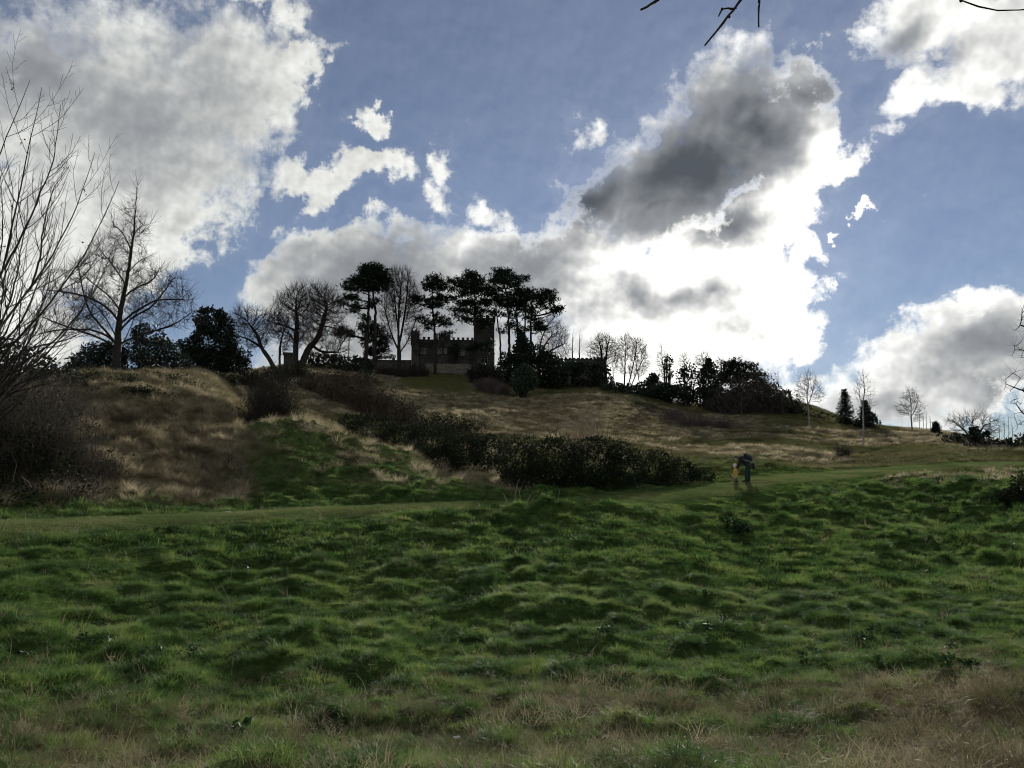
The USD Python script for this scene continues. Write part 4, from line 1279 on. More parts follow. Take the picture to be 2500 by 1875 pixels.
bush('thicket', 'continuous low black thicket along the crest under the pair of evergreens', [(632, 393, 16, 8, 141), (650, 392, 14, 9, 141), (668, 393, 12, 10, 141), (684, 394, 14, 9, 140), (700, 396, 14, 9, 140), (718, 398, 14, 10, 139), (615, 390, 12, 7, 143), (732, 402, 14, 9, 138)], 58, 'ever', .26, 1.3, 'thicket', None, shoots=.6)
bush('conifer', 'pointed dark evergreen in front of the narrow pale tree', [(653, 386, 8, 12, 146), (653, 379, 4, 6, 146), (662, 396, 12, 9, 145), (648, 392, 9, 9, 146)], 60, 'ever', .28, 1.2, 'conifer')
bush('conifer', 'broad dark evergreen with gaps of light, left of a pair', [(686, 382, 12, 15, 144), (689, 371, 7, 8, 144), (680, 390, 11, 9, 144)], 61, 'ever', .30, .75, 'conifer', holes=.5)
bush('conifer', 'dense dark spire-topped evergreen, right of a pair', [(710, 382, 12, 17, 143), (709, 370, 5, 9, 143), (708, 363, 2, 5, 143), (712, 394, 12, 8, 143)], 62, 'ever', .30, 1.3, 'conifer')
bush('conifer', 'thin see-through young spruce beside the narrow pale tree', [(668, 363, 4, 8, 149), (668, 373, 6, 8, 149)], 63, 'ever', .24, .45, 'conifer', holes=.5)
pine('pine_tree', 'low spreading pine with a flat dark crown near the right end of the crest', 741, 402, 146,
     [[(742, 403), (741, 394), (739, 384), (738, 374)]],
     [(729, 366, 8, 5), (738, 364, 8, 5), (747, 369, 9, 5), (755, 375, 9, 5), (724, 372, 8, 4), (736, 373, 11, 5), (748, 378, 9, 4), (761, 382, 6, 4), (722, 379, 7, 4), (733, 382, 8, 4), (752, 386, 7, 3), (765, 388, 5, 4)], 64, .22, 1.3, group=None, spray=.5)
bush('bush', 'small dark bush on the shoulder below the saplings', [(776, 391, 6, 8, 150), (785, 395, 6, 5, 150)], 65, 'ever', .26, 1.1, 'bush', shoots=.4)


def spruce(name, label, px, py, r, w, h, seed, dense=1.0):
    """A young conifer of whorled branches with needles along them."""
    rng = np.random.default_rng(seed)
    m = r / FPX
    b = G(px, py, r)
    hh = h * m
    top = b + [0, 0, hh]
    t = Thing(name, label, 'spruce tree', b)
    t.part('trunk', tubes([np.array([b - [0, 0, .3], b + [0, 0, hh * .5], top])], [np.array([.11, .07, .015])], 7), M['bark'])
    lines, rr, pts = [], [], []
    for lev in np.linspace(.05, .97, int(13 * dense) + 5):
        k = rng.integers(5, 8)
        L = w * m * (1 - lev) ** .8 * .95 + .12
        for a in rng.random() * 6.28 + np.arange(k) * 6.28 / k + rng.normal(size=k) * .2:
            o = b + [0, 0, hh * lev]
            d = np.array([math.cos(a), math.sin(a), .12 + .4 * lev])
            l2 = L * rng.uniform(.7, 1.1)
            e = o + d * l2
            mid = (o + e) / 2 - [0, 0, .08 * l2]
            lines.append(np.array([o, mid, e])), rr.append(np.array([.03, .022, .01]))
            u = rng.random(int(9 + 16 * l2)) ** .7
            q = o + (e - o) * u[:, None] - np.array([0, 0, .1 * l2]) * (4 * u * (1 - u))[:, None] + rng.normal(size=(len(u), 3)) * [.09, .09, .04] * (1.3 + l2 * .4)
            pts.append(q)
    t.part('branches', tubes(lines, rr, 3), M['twig'])
    t.part('crown', needle_sprays(rng, np.vstack(pts), .24, 5), M['needle'])


spruce('spruce_tree', 'young spruce with clear whorls of branches, left of the middle birch', 846, 423, 124, 11, 33, 71)
spruce('spruce_tree', 'dense young spruce standing behind the trunk of the middle birch', 866, 425, 121, 9.5, 26, 72, 1.4)
bush('bush', 'low dark bush at the foot of the dense young spruce', [(872, 421, 7, 6, 119), (862, 424, 6, 5, 118)], 73, 'ever', .22, 1.2, 'bush')

BIR = 'pale birches on the right slope'
bare_tree('birch_tree', 'pale stemmed birch with a rounded crown, leftmost on the right slope', 808.5, 426, 112, [(808, 388, 13, 13), (800, 396, 8, 9), (817, 396, 8, 9), (808, 378, 6, 6)],
          [[(809.4, 427), (808.6, 412), (807.0, 396), (808.4, 384), (806.8, 374)], [(808.2, 404), (812, 394), (814, 384)]], 81, .095, 1100, up=.32, twig=(4, .7, .4), tip=.012, twig_r=.012, group=BIR, bark='bark_birch', reach=12)
bare_tree('birch_tree', 'tall pale birch with a high narrow crown in front of the spruces', 863.5, 456, 82, [(864, 386, 8, 13), (860, 397, 7, 7), (869, 397, 7, 8), (864, 379, 5, 6), (874, 405, 4, 6)],
          [[(862.4, 457), (863.6, 432), (863.0, 404), (864.4, 390), (863.4, 376)], [(863.2, 406), (860, 398), (859, 390)]], 82, .07, 1100, up=.4, twig=(4, .55, .4), tip=.009, twig_r=.009, group=BIR, bark='bark_birch', reach=12)
bare_tree('birch_tree', 'birch with drooping outer branches, rightmost on the skyline', 911.5, 431, 116, [(911, 402, 10, 12), (904, 410, 8, 7), (918, 410, 7, 7), (910, 394, 5, 5), (921, 417, 3, 6)],
          [[(913, 432), (911.2, 418), (911.0, 405), (908.8, 391)], [(911.2, 416), (916, 408), (918, 400)], [(911.2, 412), (906, 406)]], 83, .095, 1100, up=.26, twig=(4, .7, .3), tip=.013, twig_r=.012, group=BIR, bark='bark_birch', reach=12)
for i, (px, top) in enumerate([(919, 412), (923, 415), (926.5, 413), (930, 418), (999, 424), (1004, 419), (1008.5, 416), (1012, 423)]):
    lab = ['thin sapling right beside the rightmost birch', 'second thin sapling right of the rightmost birch', 'third thin sapling right of the rightmost birch', 'shortest sapling right of the rightmost birch', 'thin bare pole tree behind the dark hedge, leftmost of four at the right edge', 'second of four thin bare pole trees behind the dark hedge at the right edge', 'tallest of four thin bare pole trees behind the dark hedge at the right edge', 'last of four thin bare pole trees behind the dark hedge at the right edge'][i]
    by, r = (432, 120) if px < 950 else (444, 112)
    bare_tree('sapling', lab, px, by, r, [(px, (by + top) / 2 - 4, 2.0 + (px > 950), (by - top) / 2 - 2)], [[(px, by), (px + .3, (by + top) / 2), (px, top)]], 90 + i, .035, 220, up=.5, twig=(4, .6, .6), tip=.012, twig_r=.011, group=None)
spruce('spruce_tree', 'tiny dark conifer on the skyline right of the rightmost birch', 936.5, 435, 112, 4.5, 11, 99, .5)

bare_tree('hawthorn_tree', 'wide low hawthorn with spiky arching branches above the dark hedge', 973, 447, 92, [(960, 424, 12, 9), (975, 420, 16, 8), (988, 426, 12, 9), (972, 432, 18, 8)],
          [[(973, 449), (970, 438), (962, 428)], [(974, 449), (978, 436), (984, 426)], [(973, 449), (974, 436), (973, 424)]], 101, .16, 1500, up=.05, twig=(4, .75, .1), tip=.011, twig_r=.011, group=None, depth=1.0, wander=.35)
bush('hedge', 'dark hedge climbing to the right edge below the hawthorn', [(976, 448, 10, 13, 88), (972, 456, 14, 9, 86), (990, 446, 14, 8, 90), (1006, 450, 14, 8, 88), (1020, 454, 14, 9, 86), (955, 445, 10, 8, 92), (944, 440, 8, 6, 96), (1032, 448, 16, 12, 88), (974, 434, 3, 5, 89), (988, 437, 3, 4, 90)], 102, 'ever', .2, 1.1, 'hedge', shoots=.5)
scrub('shrub', 'small round leafless shrub alone on the right slope', [(842, 456, 9.5, 10, 66)], 103, 260, 'twig', .011)
scrub('shrub', 'wide purplish brown scrub lying in the hollow of the upper slope', [(697, 424, 32, 11, 104), (672, 416, 18, 9, 108), (722, 425, 16, 9, 103), (648, 410, 10, 6, 112)], 104, 1500, 'twig_purple', .009)
scrub('shrub', 'big dark red-brown thicket under the flat topped pine', [(750, 397, 26, 20, 134), (735, 405, 26, 16, 131), (775, 408, 26, 15, 133), (795, 414, 16, 10, 132), (720, 408, 14, 12, 131), (815, 420, 14, 8, 128)], 105, 2800, 'twig_purple', .010, leaves=6000, leafmat='bramble', leaf=.22)
scrub('shrub', 'grey brown scrub growing against the left corner of the castle', [(413, 370, 8, 7, 150), (400, 372, 12, 6, 146), (386, 371, 12, 6, 143), (423, 371, 7, 5, 152)], 106, 1100, 'twig', .010)
scrub('shrub', 'dark scrub under the foot of the castle tower', [(484, 371, 12, 7, 147), (496, 374, 9, 6, 145), (473, 373, 6, 5, 148)], 107, 700, 'twig', .010, leaves=2500, leafmat='ever', leaf=.22)
scrub('shrub', 'faint purplish scrub at the right edge of the mown slope', [(487, 383, 14, 6, 134), (503, 388, 10, 6, 130)], 108, 600, 'twig_purple', .008)
scrub('shrub', 'thin grey scrub on the crest below the small wall turret', [(613, 396, 12, 6, 138), (622, 398, 10, 4, 138)], 109, 300, 'twig', .008)

# scrub across the middle of the hillside
scrub('shrub', 'tall dusky leafless bush at the right end of the brown hump', [(270, 404, 21, 24, 44), (255, 413, 18, 16, 43), (287, 412, 18, 16, 44.5), (277, 384, 18, 13, 47), (262, 388, 14, 12, 46)], 111, 1300, 'twig', .0065, leaves=1500, leaf=.07, sub=3)
scrub('shrub', 'long dark brown thicket running down from the black hedge', [(310, 386, 22, 11, 84), (338, 390, 22, 12, 80), (362, 396, 20, 13, 76), (385, 402, 18, 13, 74), (330, 378, 26, 8, 92), (360, 382, 20, 9, 92), (405, 412, 16, 10, 70)], 112, 3400, 'twig_brown', .008, leaves=5000, leaf=.13)
scrub('shrub', 'greyish scrub on the slope above the tall dusky bush', [(252, 378, 15, 8, 70), (278, 374, 16, 8, 82), (296, 372, 14, 7, 95)], 113, 900, 'twig', .009, leaves=1500, leaf=.12)
BRC = 'leafy bramble banks filling the gully'
bush('bramble_bank', 'bramble bank at the top left of the gully, above the green mound', [(372, 428, 26, 14, 56), (400, 438, 26, 15, 53), (352, 422, 14, 8, 58)], 121, 'bramble', .08, .8, 'brambles', BRC, shoots=2.5, stem_mat='twig', holes=.33)
bush('bramble_bank', 'bramble bank in the middle of the gully, left of the dry pale canes', [(432, 440, 28, 17, 48), (462, 450, 26, 18, 45), (440, 460, 28, 14, 43), (490, 452, 24, 17, 44)], 122, 'bramble', .07, .8, 'brambles', BRC, shoots=2.5, stem_mat='twig', holes=.33)
bush('bramble_bank', 'largest and darkest bramble bank, nearest to the path', [(520, 462, 26, 26, 38.5), (556, 463, 30, 28, 37), (596, 464, 30, 29, 36.5), (625, 468, 22, 25, 37), (540, 478, 40, 18, 36), (600, 482, 34, 15, 35.6)], 123, 'bramble', .062, .8, 'brambles', BRC, shoots=2.5, stem_mat='twig', holes=.33)
bush('bramble_bank', 'bramble bank sloping down at the right end of the gully, left of the walkers', [(655, 470, 22, 19, 40), (680, 473, 22, 15, 41), (700, 478, 16, 10, 42), (660, 482, 24, 10, 38.6)], 124, 'bramble', .066, .8, 'brambles', BRC, shoots=2.5, stem_mat='twig', holes=.33)
scrub('dead_stems', 'dead pale undergrowth along the foot of the bramble banks', [(470, 482, 24, 13, 38), (505, 489, 24, 13, 36), (540, 494, 24, 9, 34.3), (440, 470, 16, 10, 41), (640, 490, 30, 6, 36.5), (695, 486, 22, 6, 39.5), (730, 478, 14, 5, 42)], 125, 1200, 'stem_dry', .004, 'undergrowth', upright=.9, kind='stuff')
scrub('dry_canes', 'clump of dry pale canes standing above the darkest brambles', [(583, 421, 16, 19, 56), (570, 428, 12, 12, 54), (598, 425, 10, 14, 57)], 126, 130, 'stem_dry', .010, 'dry canes', upright=1.1)
scrub('shrub', 'bare reddish scrub behind the middle brambles', [(430, 424, 26, 10, 66), (460, 428, 26, 10, 62), (405, 420, 18, 8, 70)], 127, 700, 'twig_brown', .008, leaves=2500, leaf=.12)

# left edge: dense bramble and undergrowth, then the near trees
bush('bramble_bank', 'dark bramble wall at the left edge above the path', [(20, 470, 45, 38, 28.6), (-30, 460, 60, 60, 29), (58, 490, 32, 26, 27.6), (30, 430, 50, 30, 32), (85, 500, 22, 14, 27.2), (0, 500, 40, 20, 26.6)], 131, 'bramble', .065, .26, 'brambles', None, shoots=2.2, shoot_len=.9, stem_mat='twig_brown', holes=.46)
scrub('undergrowth', 'tangle of bare grey stems at the left edge in front of the near tree', [(20, 440, 46, 40, 29.5), (60, 450, 40, 42, 29.5), (-30, 430, 50, 60, 30), (100, 470, 26, 30, 29.5), (40, 400, 50, 28, 36), (70, 492, 40, 20, 27.4)], 132, 3600, 'twig_grey', .0055, 'undergrowth', sub=3, leaves=1500, leaf=.06, kind='stuff')
bush('evergreen_bush', 'black low bush under the near tree at the left edge', [(18, 372, 34, 24, 42), (52, 382, 26, 16, 43), (-30, 370, 40, 40, 40)], 133, 'ever', .11, .7, 'bush', shoots=.8)
scrub('shrub', 'dark leafless scrub below the spreading bare tree', [(118, 396, 24, 14, 45), (140, 405, 26, 13, 42), (165, 392, 20, 14, 47), (90, 388, 22, 12, 46), (190, 398, 18, 12, 46), (215, 384, 20, 9, 60), (150, 386, 30, 10, 48)], 134, 4200, 'twig', .008, leaves=3000, leaf=.075)
bush('bramble_bank', 'low bramble clump cut by the right edge, beside the meadow', [(1020, 501, 20, 13, 38), (1045, 494, 28, 20, 38.5), (1003, 508, 10, 6, 37.4)], 135, 'bramble', .075, 1.0, 'brambles', None, shoots=1.4, stem_mat='twig_purple', holes=.36)
bush('weed_clump', 'dark leafy weed clump in the meadow below the walkers', [(728, 526, 14, 7, 28.4), (741, 530, 10, 5, 27.6)], 136, 'weed', .085, .7, 'weeds', None, stems=False, holes=.38)


def spreading_tree():
    """Dark spreading bare tree with a clear leader, on the hump."""
    seeds = [[(116, 368), (117, 352), (119, 325), (123, 298), (129, 268), (135, 218), (137, 190)],
             [(116, 345), (105, 330), (90, 312), (82, 285), (79, 268)], [(116, 348), (95, 336), (70, 328), (45, 318)], [(117, 340), (108, 322), (98, 308), (80, 296)],
             [(118, 335), (132, 318), (150, 308), (165, 290), (176, 275)], [(119, 325), (135, 312), (160, 300), (188, 300)], [(117, 350), (127, 335), (134, 318), (140, 305)],
             [(120, 312), (108, 295), (95, 285), (80, 270)], [(122, 300), (136, 288), (152, 280), (160, 268)], [(125, 285), (115, 268), (104, 255)], [(127, 276), (138, 262), (150, 256)], [(131, 250), (124, 235), (118, 228)], [(133, 238), (142, 226), (150, 224)],
             [(117, 345), (140, 335), (170, 326), (192, 312)], [(116, 343), (90, 330), (60, 330), (30, 338)], [(119, 322), (100, 303), (70, 293), (45, 290)]]
    bare_tree('bare_tree', 'dark spreading bare tree with a straight leading stem on the brown hump', 116, 368, 50,
              [(80, 300, 36, 34), (155, 298, 36, 28), (118, 270, 34, 34), (128, 230, 20, 28), (60, 325, 30, 16), (175, 318, 22, 14), (136, 198, 8, 14)], seeds, 141, .24, 5200, up=.12, step=.27, twig=(6, .7, .3), tip=.0085, twig_r=.0075, group=None, cut=.2, depth=.9, wander=.2, reach=8)


spreading_tree()


def near_tree():
    """The many-stemmed tree at the left edge: long smooth stems sweeping up to the right."""
    rng = np.random.default_rng(151)
    r = 27.5
    base = G(-50, 405, r)
    base[2] = float(H(base[0], base[1]))
    t = Thing('bare_tree', 'near many-stemmed bare tree at the left edge with long upswept branches', 'tree', base)
    stems = [[(-50, 420), (-20, 330), (4, 270), (14, 230), (28, 165), (46, 88)], [(4, 270), (22, 235), (40, 195), (55, 150), (60, 105)], [(-50, 420), (-10, 345), (30, 290), (60, 245), (80, 200), (96, 150)],
             [(-50, 425), (0, 360), (45, 310), (78, 265), (100, 225), (118, 182)], [(-50, 430), (10, 372), (60, 335), (95, 290), (113, 248)], [(-50, 420), (-42, 300), (-15, 200), (10, 130), (30, 78)], [(-50, 430), (-5, 385), (30, 350), (70, 340), (108, 318)],
             [(30, 290), (40, 250), (50, 205), (72, 165)], [(-30, 380), (-5, 300), (5, 240), (4, 170)], [(-50, 420), (-70, 320), (-60, 220), (-40, 130)], [(-50, 425), (-100, 340), (-120, 270), (-130, 180)], [(-10, 345), (14, 290), (24, 240), (30, 190)], [(-50, 430), (0, 395), (50, 372), (90, 352)], [(10, 372), (34, 330), (46, 290), (54, 262)], [(-50, 430), (-10, 402), (30, 386), (76, 374)], [(-50, 425), (-10, 360), (20, 320), (40, 270), (52, 222)], [(-50, 420), (-20, 370), (12, 330), (26, 284)], [(-50, 430), (14, 380), (52, 345), (86, 300), (98, 268)]]
    L, Rr, lev = [], [], []
    for i, s in enumerate(stems):
        dz = rng.normal() * 1.0
        q = np.array([P(x, y, r + dz * (k / (len(s) - 1))) for k, (x, y) in enumerate(s)])
        if s[0][1] >= 400:
            q[0] = base + rng.normal(size=3) * [.25, .25, 0] - [0, 0, .2]
        d = np.concatenate([[0], np.cumsum(np.linalg.norm(np.diff(q, axis=0), axis=1))])
        tt = np.linspace(0, d[-1], 26)
        q = PchipInterpolator(d, q)(tt)
        q[1:] += np.cumsum(rng.normal(size=(25, 3)) * .012, 0)
        w = np.interp(tt, [0, d[-1]], [.056 if s[0][1] >= 400 else .034, .007])
        L.append(q), Rr.append(w), lev.append(0)
    k = 0
    while k < len(L):
        q, w, l = L[k], Rr[k], lev[k]
        k += 1
        if l >= 3:
            continue
        length = np.linalg.norm(q[-1] - q[0])
        n = [14, 7, 4][l]
        for u in np.linspace(.22, .95, n) + rng.normal(size=n) * .03:
            i = int(np.clip(u * (len(q) - 1), 1, len(q) - 2))
            d = unit(q[i + 1] - q[i - 1])
            side = unit(np.cross(d, rng.normal(size=3)))
            dd = unit(d * .8 + side * .85 + [0, 0, .10])
            cl = length * (1 - u * .72) * rng.uniform(.30, .62) * [.95, .70, .55][l]
            if cl < .12:
                continue
            m = [12, 7, 4][l]
            p, pts = q[i].copy(), [q[i].copy()]
            for j in range(m - 1):
                dd = unit(dd + np.array([0, 0, .07]) + d * .05 + rng.normal(size=3) * .07)
                p = p + dd * cl / (m - 1)
                pts.append(p.copy())
            L.append(np.array(pts)), Rr.append(np.linspace(min(w[i] * .62, .035), .0042, m)), lev.append(l + 1)
    a = [i for i in range(len(L)) if lev[i] == 0]
    b = [i for i in range(len(L)) if lev[i] in (1, 2)]
    c = [i for i in range(len(L)) if lev[i] == 3]
    for i in a:
        t.part('stem', tubes([L[i]], [Rr[i]], 8), M['bark_pale' if i % 3 == 2 else 'bark'], smooth=True)
    t.part('branches', tubes([L[i] for i in b], [Rr[i] for i in b], 4), M['bark'])
    t.part('twigs', tubes([L[i] for i in c], [Rr[i] for i in c], 3), M['twig'])
    # last year's withered cones and catkins, hanging in small bunches
    tips = np.array([L[i][-1] for i in c])
    pick = tips[rng.random(len(tips)) < .10]
    pick = np.repeat(pick, 4, 0) + rng.normal(size=(len(pick) * 4, 3)) * .06 - [0, 0, .04]
    t.part('cones', leaf_faces(rng, pick, .045, aspect=1.3), M['twig'])


near_tree()

bare_tree('bare_tree', 'bare tree leaning in from beyond the right edge, above the hedge', 1062, 452, 62, [(1050, 345, 36, 34), (1045, 395, 34, 36), (1075, 360, 40, 50), (1030, 420, 20, 22), (1060, 320, 34, 26)],
          [[(1066, 458), (1064, 420), (1062, 380), (1060, 330)], [(1064, 420), (1045, 400), (1020, 390), (1006, 384)], [(1063, 395), (1045, 360), (1022, 350)], [(1064, 430), (1040, 425), (1016, 404)], [(1062, 370), (1040, 335), (1020, 325)]],
          161, .26, 2400, up=.12, step=.42, twig=(2, .6, .3), tip=.009, twig_r=.008, group=None, depth=.9, wander=.22)


def overhead_tree():
    """A tree to the right of the viewer whose lowest twigs hang into the top of the picture."""
    rng = np.random.default_rng(171)
    b = np.array([7.5, 1.0, float(H(7.5, 1.0))])
    t = Thing('bare_tree', 'bare overhead tree of which only dark knobbly twigs hang into the top of the picture', 'tree', b)
    trunk = np.array([b - [0, 0, .3], b + [-.1, .2, 3], b + [-.4, .6, 6], b + [-.6, 1.2, 9.5]])
    t.part('trunk', tubes([trunk], [np.array([.24, .19, .14, .04])], 10), M['bark'], smooth=True)
    r = 6.0
    lines, rad, knobs = [], [], []

    def twig(pts, r0, r1, n=22):
        q = np.array([P(x, y, rr) for x, y, rr in pts])
        d = np.concatenate([[0], np.cumsum(np.linalg.norm(np.diff(q, axis=0), axis=1))])
        tt = np.linspace(0, d[-1], n)
        q = PchipInterpolator(d, q)(tt) if len(d) > 2 else np.stack([np.interp(tt, d, q[:, k]) for k in range(3)], 1)
        q[1:] += rng.normal(size=(n - 1, 3)) * .006
        w = np.linspace(r0, r1, n) * (1 + .35 * (np.arange(n) % 4 == 2))
        lines.append(q), rad.append(w)
        return q

    limb = np.array([trunk[2], [5.4, 3.6, 6.6], [3.6, 5.2, 6.45], [1.9, 5.8, 6.3], [.5, 6.3, 6.1]])
    tt = np.linspace(0, 1, 16)
    limb = PchipInterpolator(np.linspace(0, 1, 5), limb)(tt)
    lines.append(limb), rad.append(np.linspace(.11, .02, 16))
    e = lambda f: limb[int(f * 15)]

    def drop(start, pts, r0, r1, n=22):
        first = len(lines)
        q = np.vstack([start, [P(x, y, rr) for x, y, rr in pts]])
        d = np.concatenate([[0], np.cumsum(np.linalg.norm(np.diff(q, axis=0), axis=1))])
        tt = np.linspace(0, d[-1], n)
        q = PchipInterpolator(d, q)(tt)
        q[1:] += rng.normal(size=(n - 1, 3)) * .004
        lines.append(q), rad.append(np.linspace(r0, r1, n) * (1 + .3 * (np.arange(n) % 4 == 2)))

    drop(e(.72), [(748, -14, 6.2), (740, 2, 6.15), (727, 18, 6.1), (716, 32, 6.1), (705, 45, 6.1)], .017, .007)
    drop(P(736, 8, 6.14), [(729, 8.6, 6.1), (722, 9, 6.1), (719, 16, 6.1)], .009, .005, 8)
    drop(e(.76), [(758, -14, 6.0), (759, 6, 6.0), (758, 16, 6.0), (759, 27, 6.0)], .011, .006)
    drop(e(.95), [(668, -8, 6.1), (655, 2, 6.1), (641, 9.5, 6.1)], .012, .010)
    drop(e(.5), [(950, -10, 5.6), (966, 2, 5.6), (988, 9, 5.6), (1008, 10.5, 5.6), (1040, 8, 5.6)], .007, .004)
    for u in (.15, .3, .42, .6):
        o = e(u)
        for _ in range(3):
            d = unit(np.abs(rng.normal(size=3)) * [1, .3, 1] + [.3, -.6, 1.4])
            q = np.array([o + d * s + rng.normal(size=3) * .05 * s for s in np.linspace(0, 1.8, 8)])
            lines.append(q), rad.append(np.linspace(.02, .005, 8))
    t.part('branches', tubes(lines, rad, 7), M['bark'], smooth=True)
    kn = []
    for q in lines[1:6]:
        for i in range(5, len(q) - 1, 4):
            s = trimesh.creation.icosphere(1, .011)
            kn.append((np.array(s.vertices) * [1, 1, 1.3] + q[i] + rng.normal(size=3) * .006, np.array(s.faces)))
    t.part('buds', join(kn), M['bark'])


overhead_tree()

# ---------------------------------------------------------------- grass
def blade_tuft(rng, n, height, radius, width, droop, lean=.35, segs=4):
    """A tuft of bent, tapering blades standing at the origin."""
    a = rng.random(n) * 2 * np.pi
    q = np.sqrt(rng.random(n)) * radius
    o = np.stack([q * np.cos(a), q * np.sin(a), np.full(n, -.03)], 1)
    out = np.stack([np.cos(a), np.sin(a), np.zeros(n)], 1) * (q / radius)[:, None] + rng.normal(size=(n, 3)) * [.5, .5, 0]
    h = height * (.45 + .75 * rng.random(n))
    d = unit(out * lean * (.4 + rng.random((n, 1))) + [0, 0, 1.0])
    fall = unit(out + rng.normal(size=(n, 3)) * [.4, .4, 0] + 1e-6) * [1, 1, 0] - [0, 0, .55]
    side = unit(np.cross(d, rng.normal(size=(n, 3))))
    side[:, 2] *= .3
    p, vs = o.copy(), []
    for k in range(segs + 1):
        u = k / segs
        w = width * (1 - u ** 1.6) * .5 * (.7 + .6 * rng.random(n))
        if k < segs:
            vs += [p - side * w[:, None], p + side * w[:, None]]
        else:
            vs += [p]
        d = unit(d + fall * droop * (u + .15))
        p = p + d * (h / segs)[:, None]
    m = 2 * segs + 1
    v = np.stack(vs, 1).reshape(-1, 3)
    i = np.arange(n)[:, None] * m
    f = []
    for k in range(segs - 1):
        b = 2 * k
        f += [np.hstack([i + b, i + b + 1, i + b + 3]), np.hstack([i + b, i + b + 3, i + b + 2])]
    b = 2 * (segs - 1)
    f.append(np.hstack([i + b, i + b + 1, i + b + 2]))
    return v, np.vstack(f)


def scatter(name, protos, mat, pts, scale, rng, tilt=.15, label=None, category=None, kind='stuff', tilt_dir=None):
    path = '/World/' + numbered('/World', name)
    pi = UsdGeom.PointInstancer.Define(stage, path)
    tag(pi.GetPrim(), label, category, kind=kind)
    targets = []
    for k, pm in enumerate(protos):
        q = f'{path}/tuft_{k:03d}' if k else f'{path}/tuft'
        usdkit.mesh(stage, q, pm, mat)
        targets.append(q)
    pi.CreatePrototypesRel().SetTargets(targets)
    n = len(pts)
    pi.CreateProtoIndicesAttr(Vt.IntArray.FromNumpy(rng.integers(0, len(protos), n).astype(np.int32)))
    pi.CreatePositionsAttr(Vt.Vec3fArray.FromNumpy(np.asarray(pts, np.float32)))
    s = np.repeat(np.asarray(scale, float)[:, None], 3, 1)
    s[:, 2] *= .8 + .4 * rng.random(n)
    pi.CreateScalesAttr(Vt.Vec3fArray.FromNumpy(s.astype(np.float32)))
    yaw = rng.random(n) * np.pi * 2
    ta, tb = rng.normal(size=n) * tilt, rng.normal(size=n) * tilt
    if tilt_dir is not None:
        ta, tb = ta + tilt_dir[0], tb + tilt_dir[1]
    # tilt about x and y after a yaw about z
    ax = np.stack([ta / 2, tb / 2, np.zeros(n)], 1)
    w1, w2 = np.cos(yaw / 2), np.sin(yaw / 2)
    tw = np.sqrt(np.maximum(0, 1 - (ax ** 2).sum(1)))
    # quaternion product (tw, ax) * (w1, 0, 0, w2)
    W = tw * w1 - ax[:, 2] * w2
    Xq = ax[:, 0] * w1 + ax[:, 1] * w2
    Yq = ax[:, 1] * w1 - ax[:, 0] * w2
    Zq = tw * w2 + ax[:, 2] * w1
    nn = np.sqrt(W * W + Xq * Xq + Yq * Yq + Zq * Zq)
    pi.CreateOrientationsAttr(Vt.QuathArray([Gf.Quath(float(a), float(b), float(c), float(d)) for a, b, c, d in zip(W / nn, Xq / nn, Yq / nn, Zq / nn)]))
    return pi


def wedge(rng, r0, r1, density, half=math.radians(40)):
    n = int(half * (r1 ** 2 - r0 ** 2) * density)
    r = np.sqrt(r0 ** 2 + (r1 ** 2 - r0 ** 2) * rng.random(n))
    a = (rng.random(n) * 2 - 1) * half
    return r * np.sin(a), r * np.cos(a)


def seen(x, y, z, margin=.012):
    """False where the land in between surely hides the ground at a point (keeps the meadow's far side light)."""
    r = np.hypot(x, y)
    worst = np.full(len(x), -9.0)
    for u in np.linspace(.3, .985, 40):
        worst = np.maximum(worst, (base_height(x * u, y * u) - EYE) / (r * u))
    return (z + .5 - EYE) / r > worst - margin


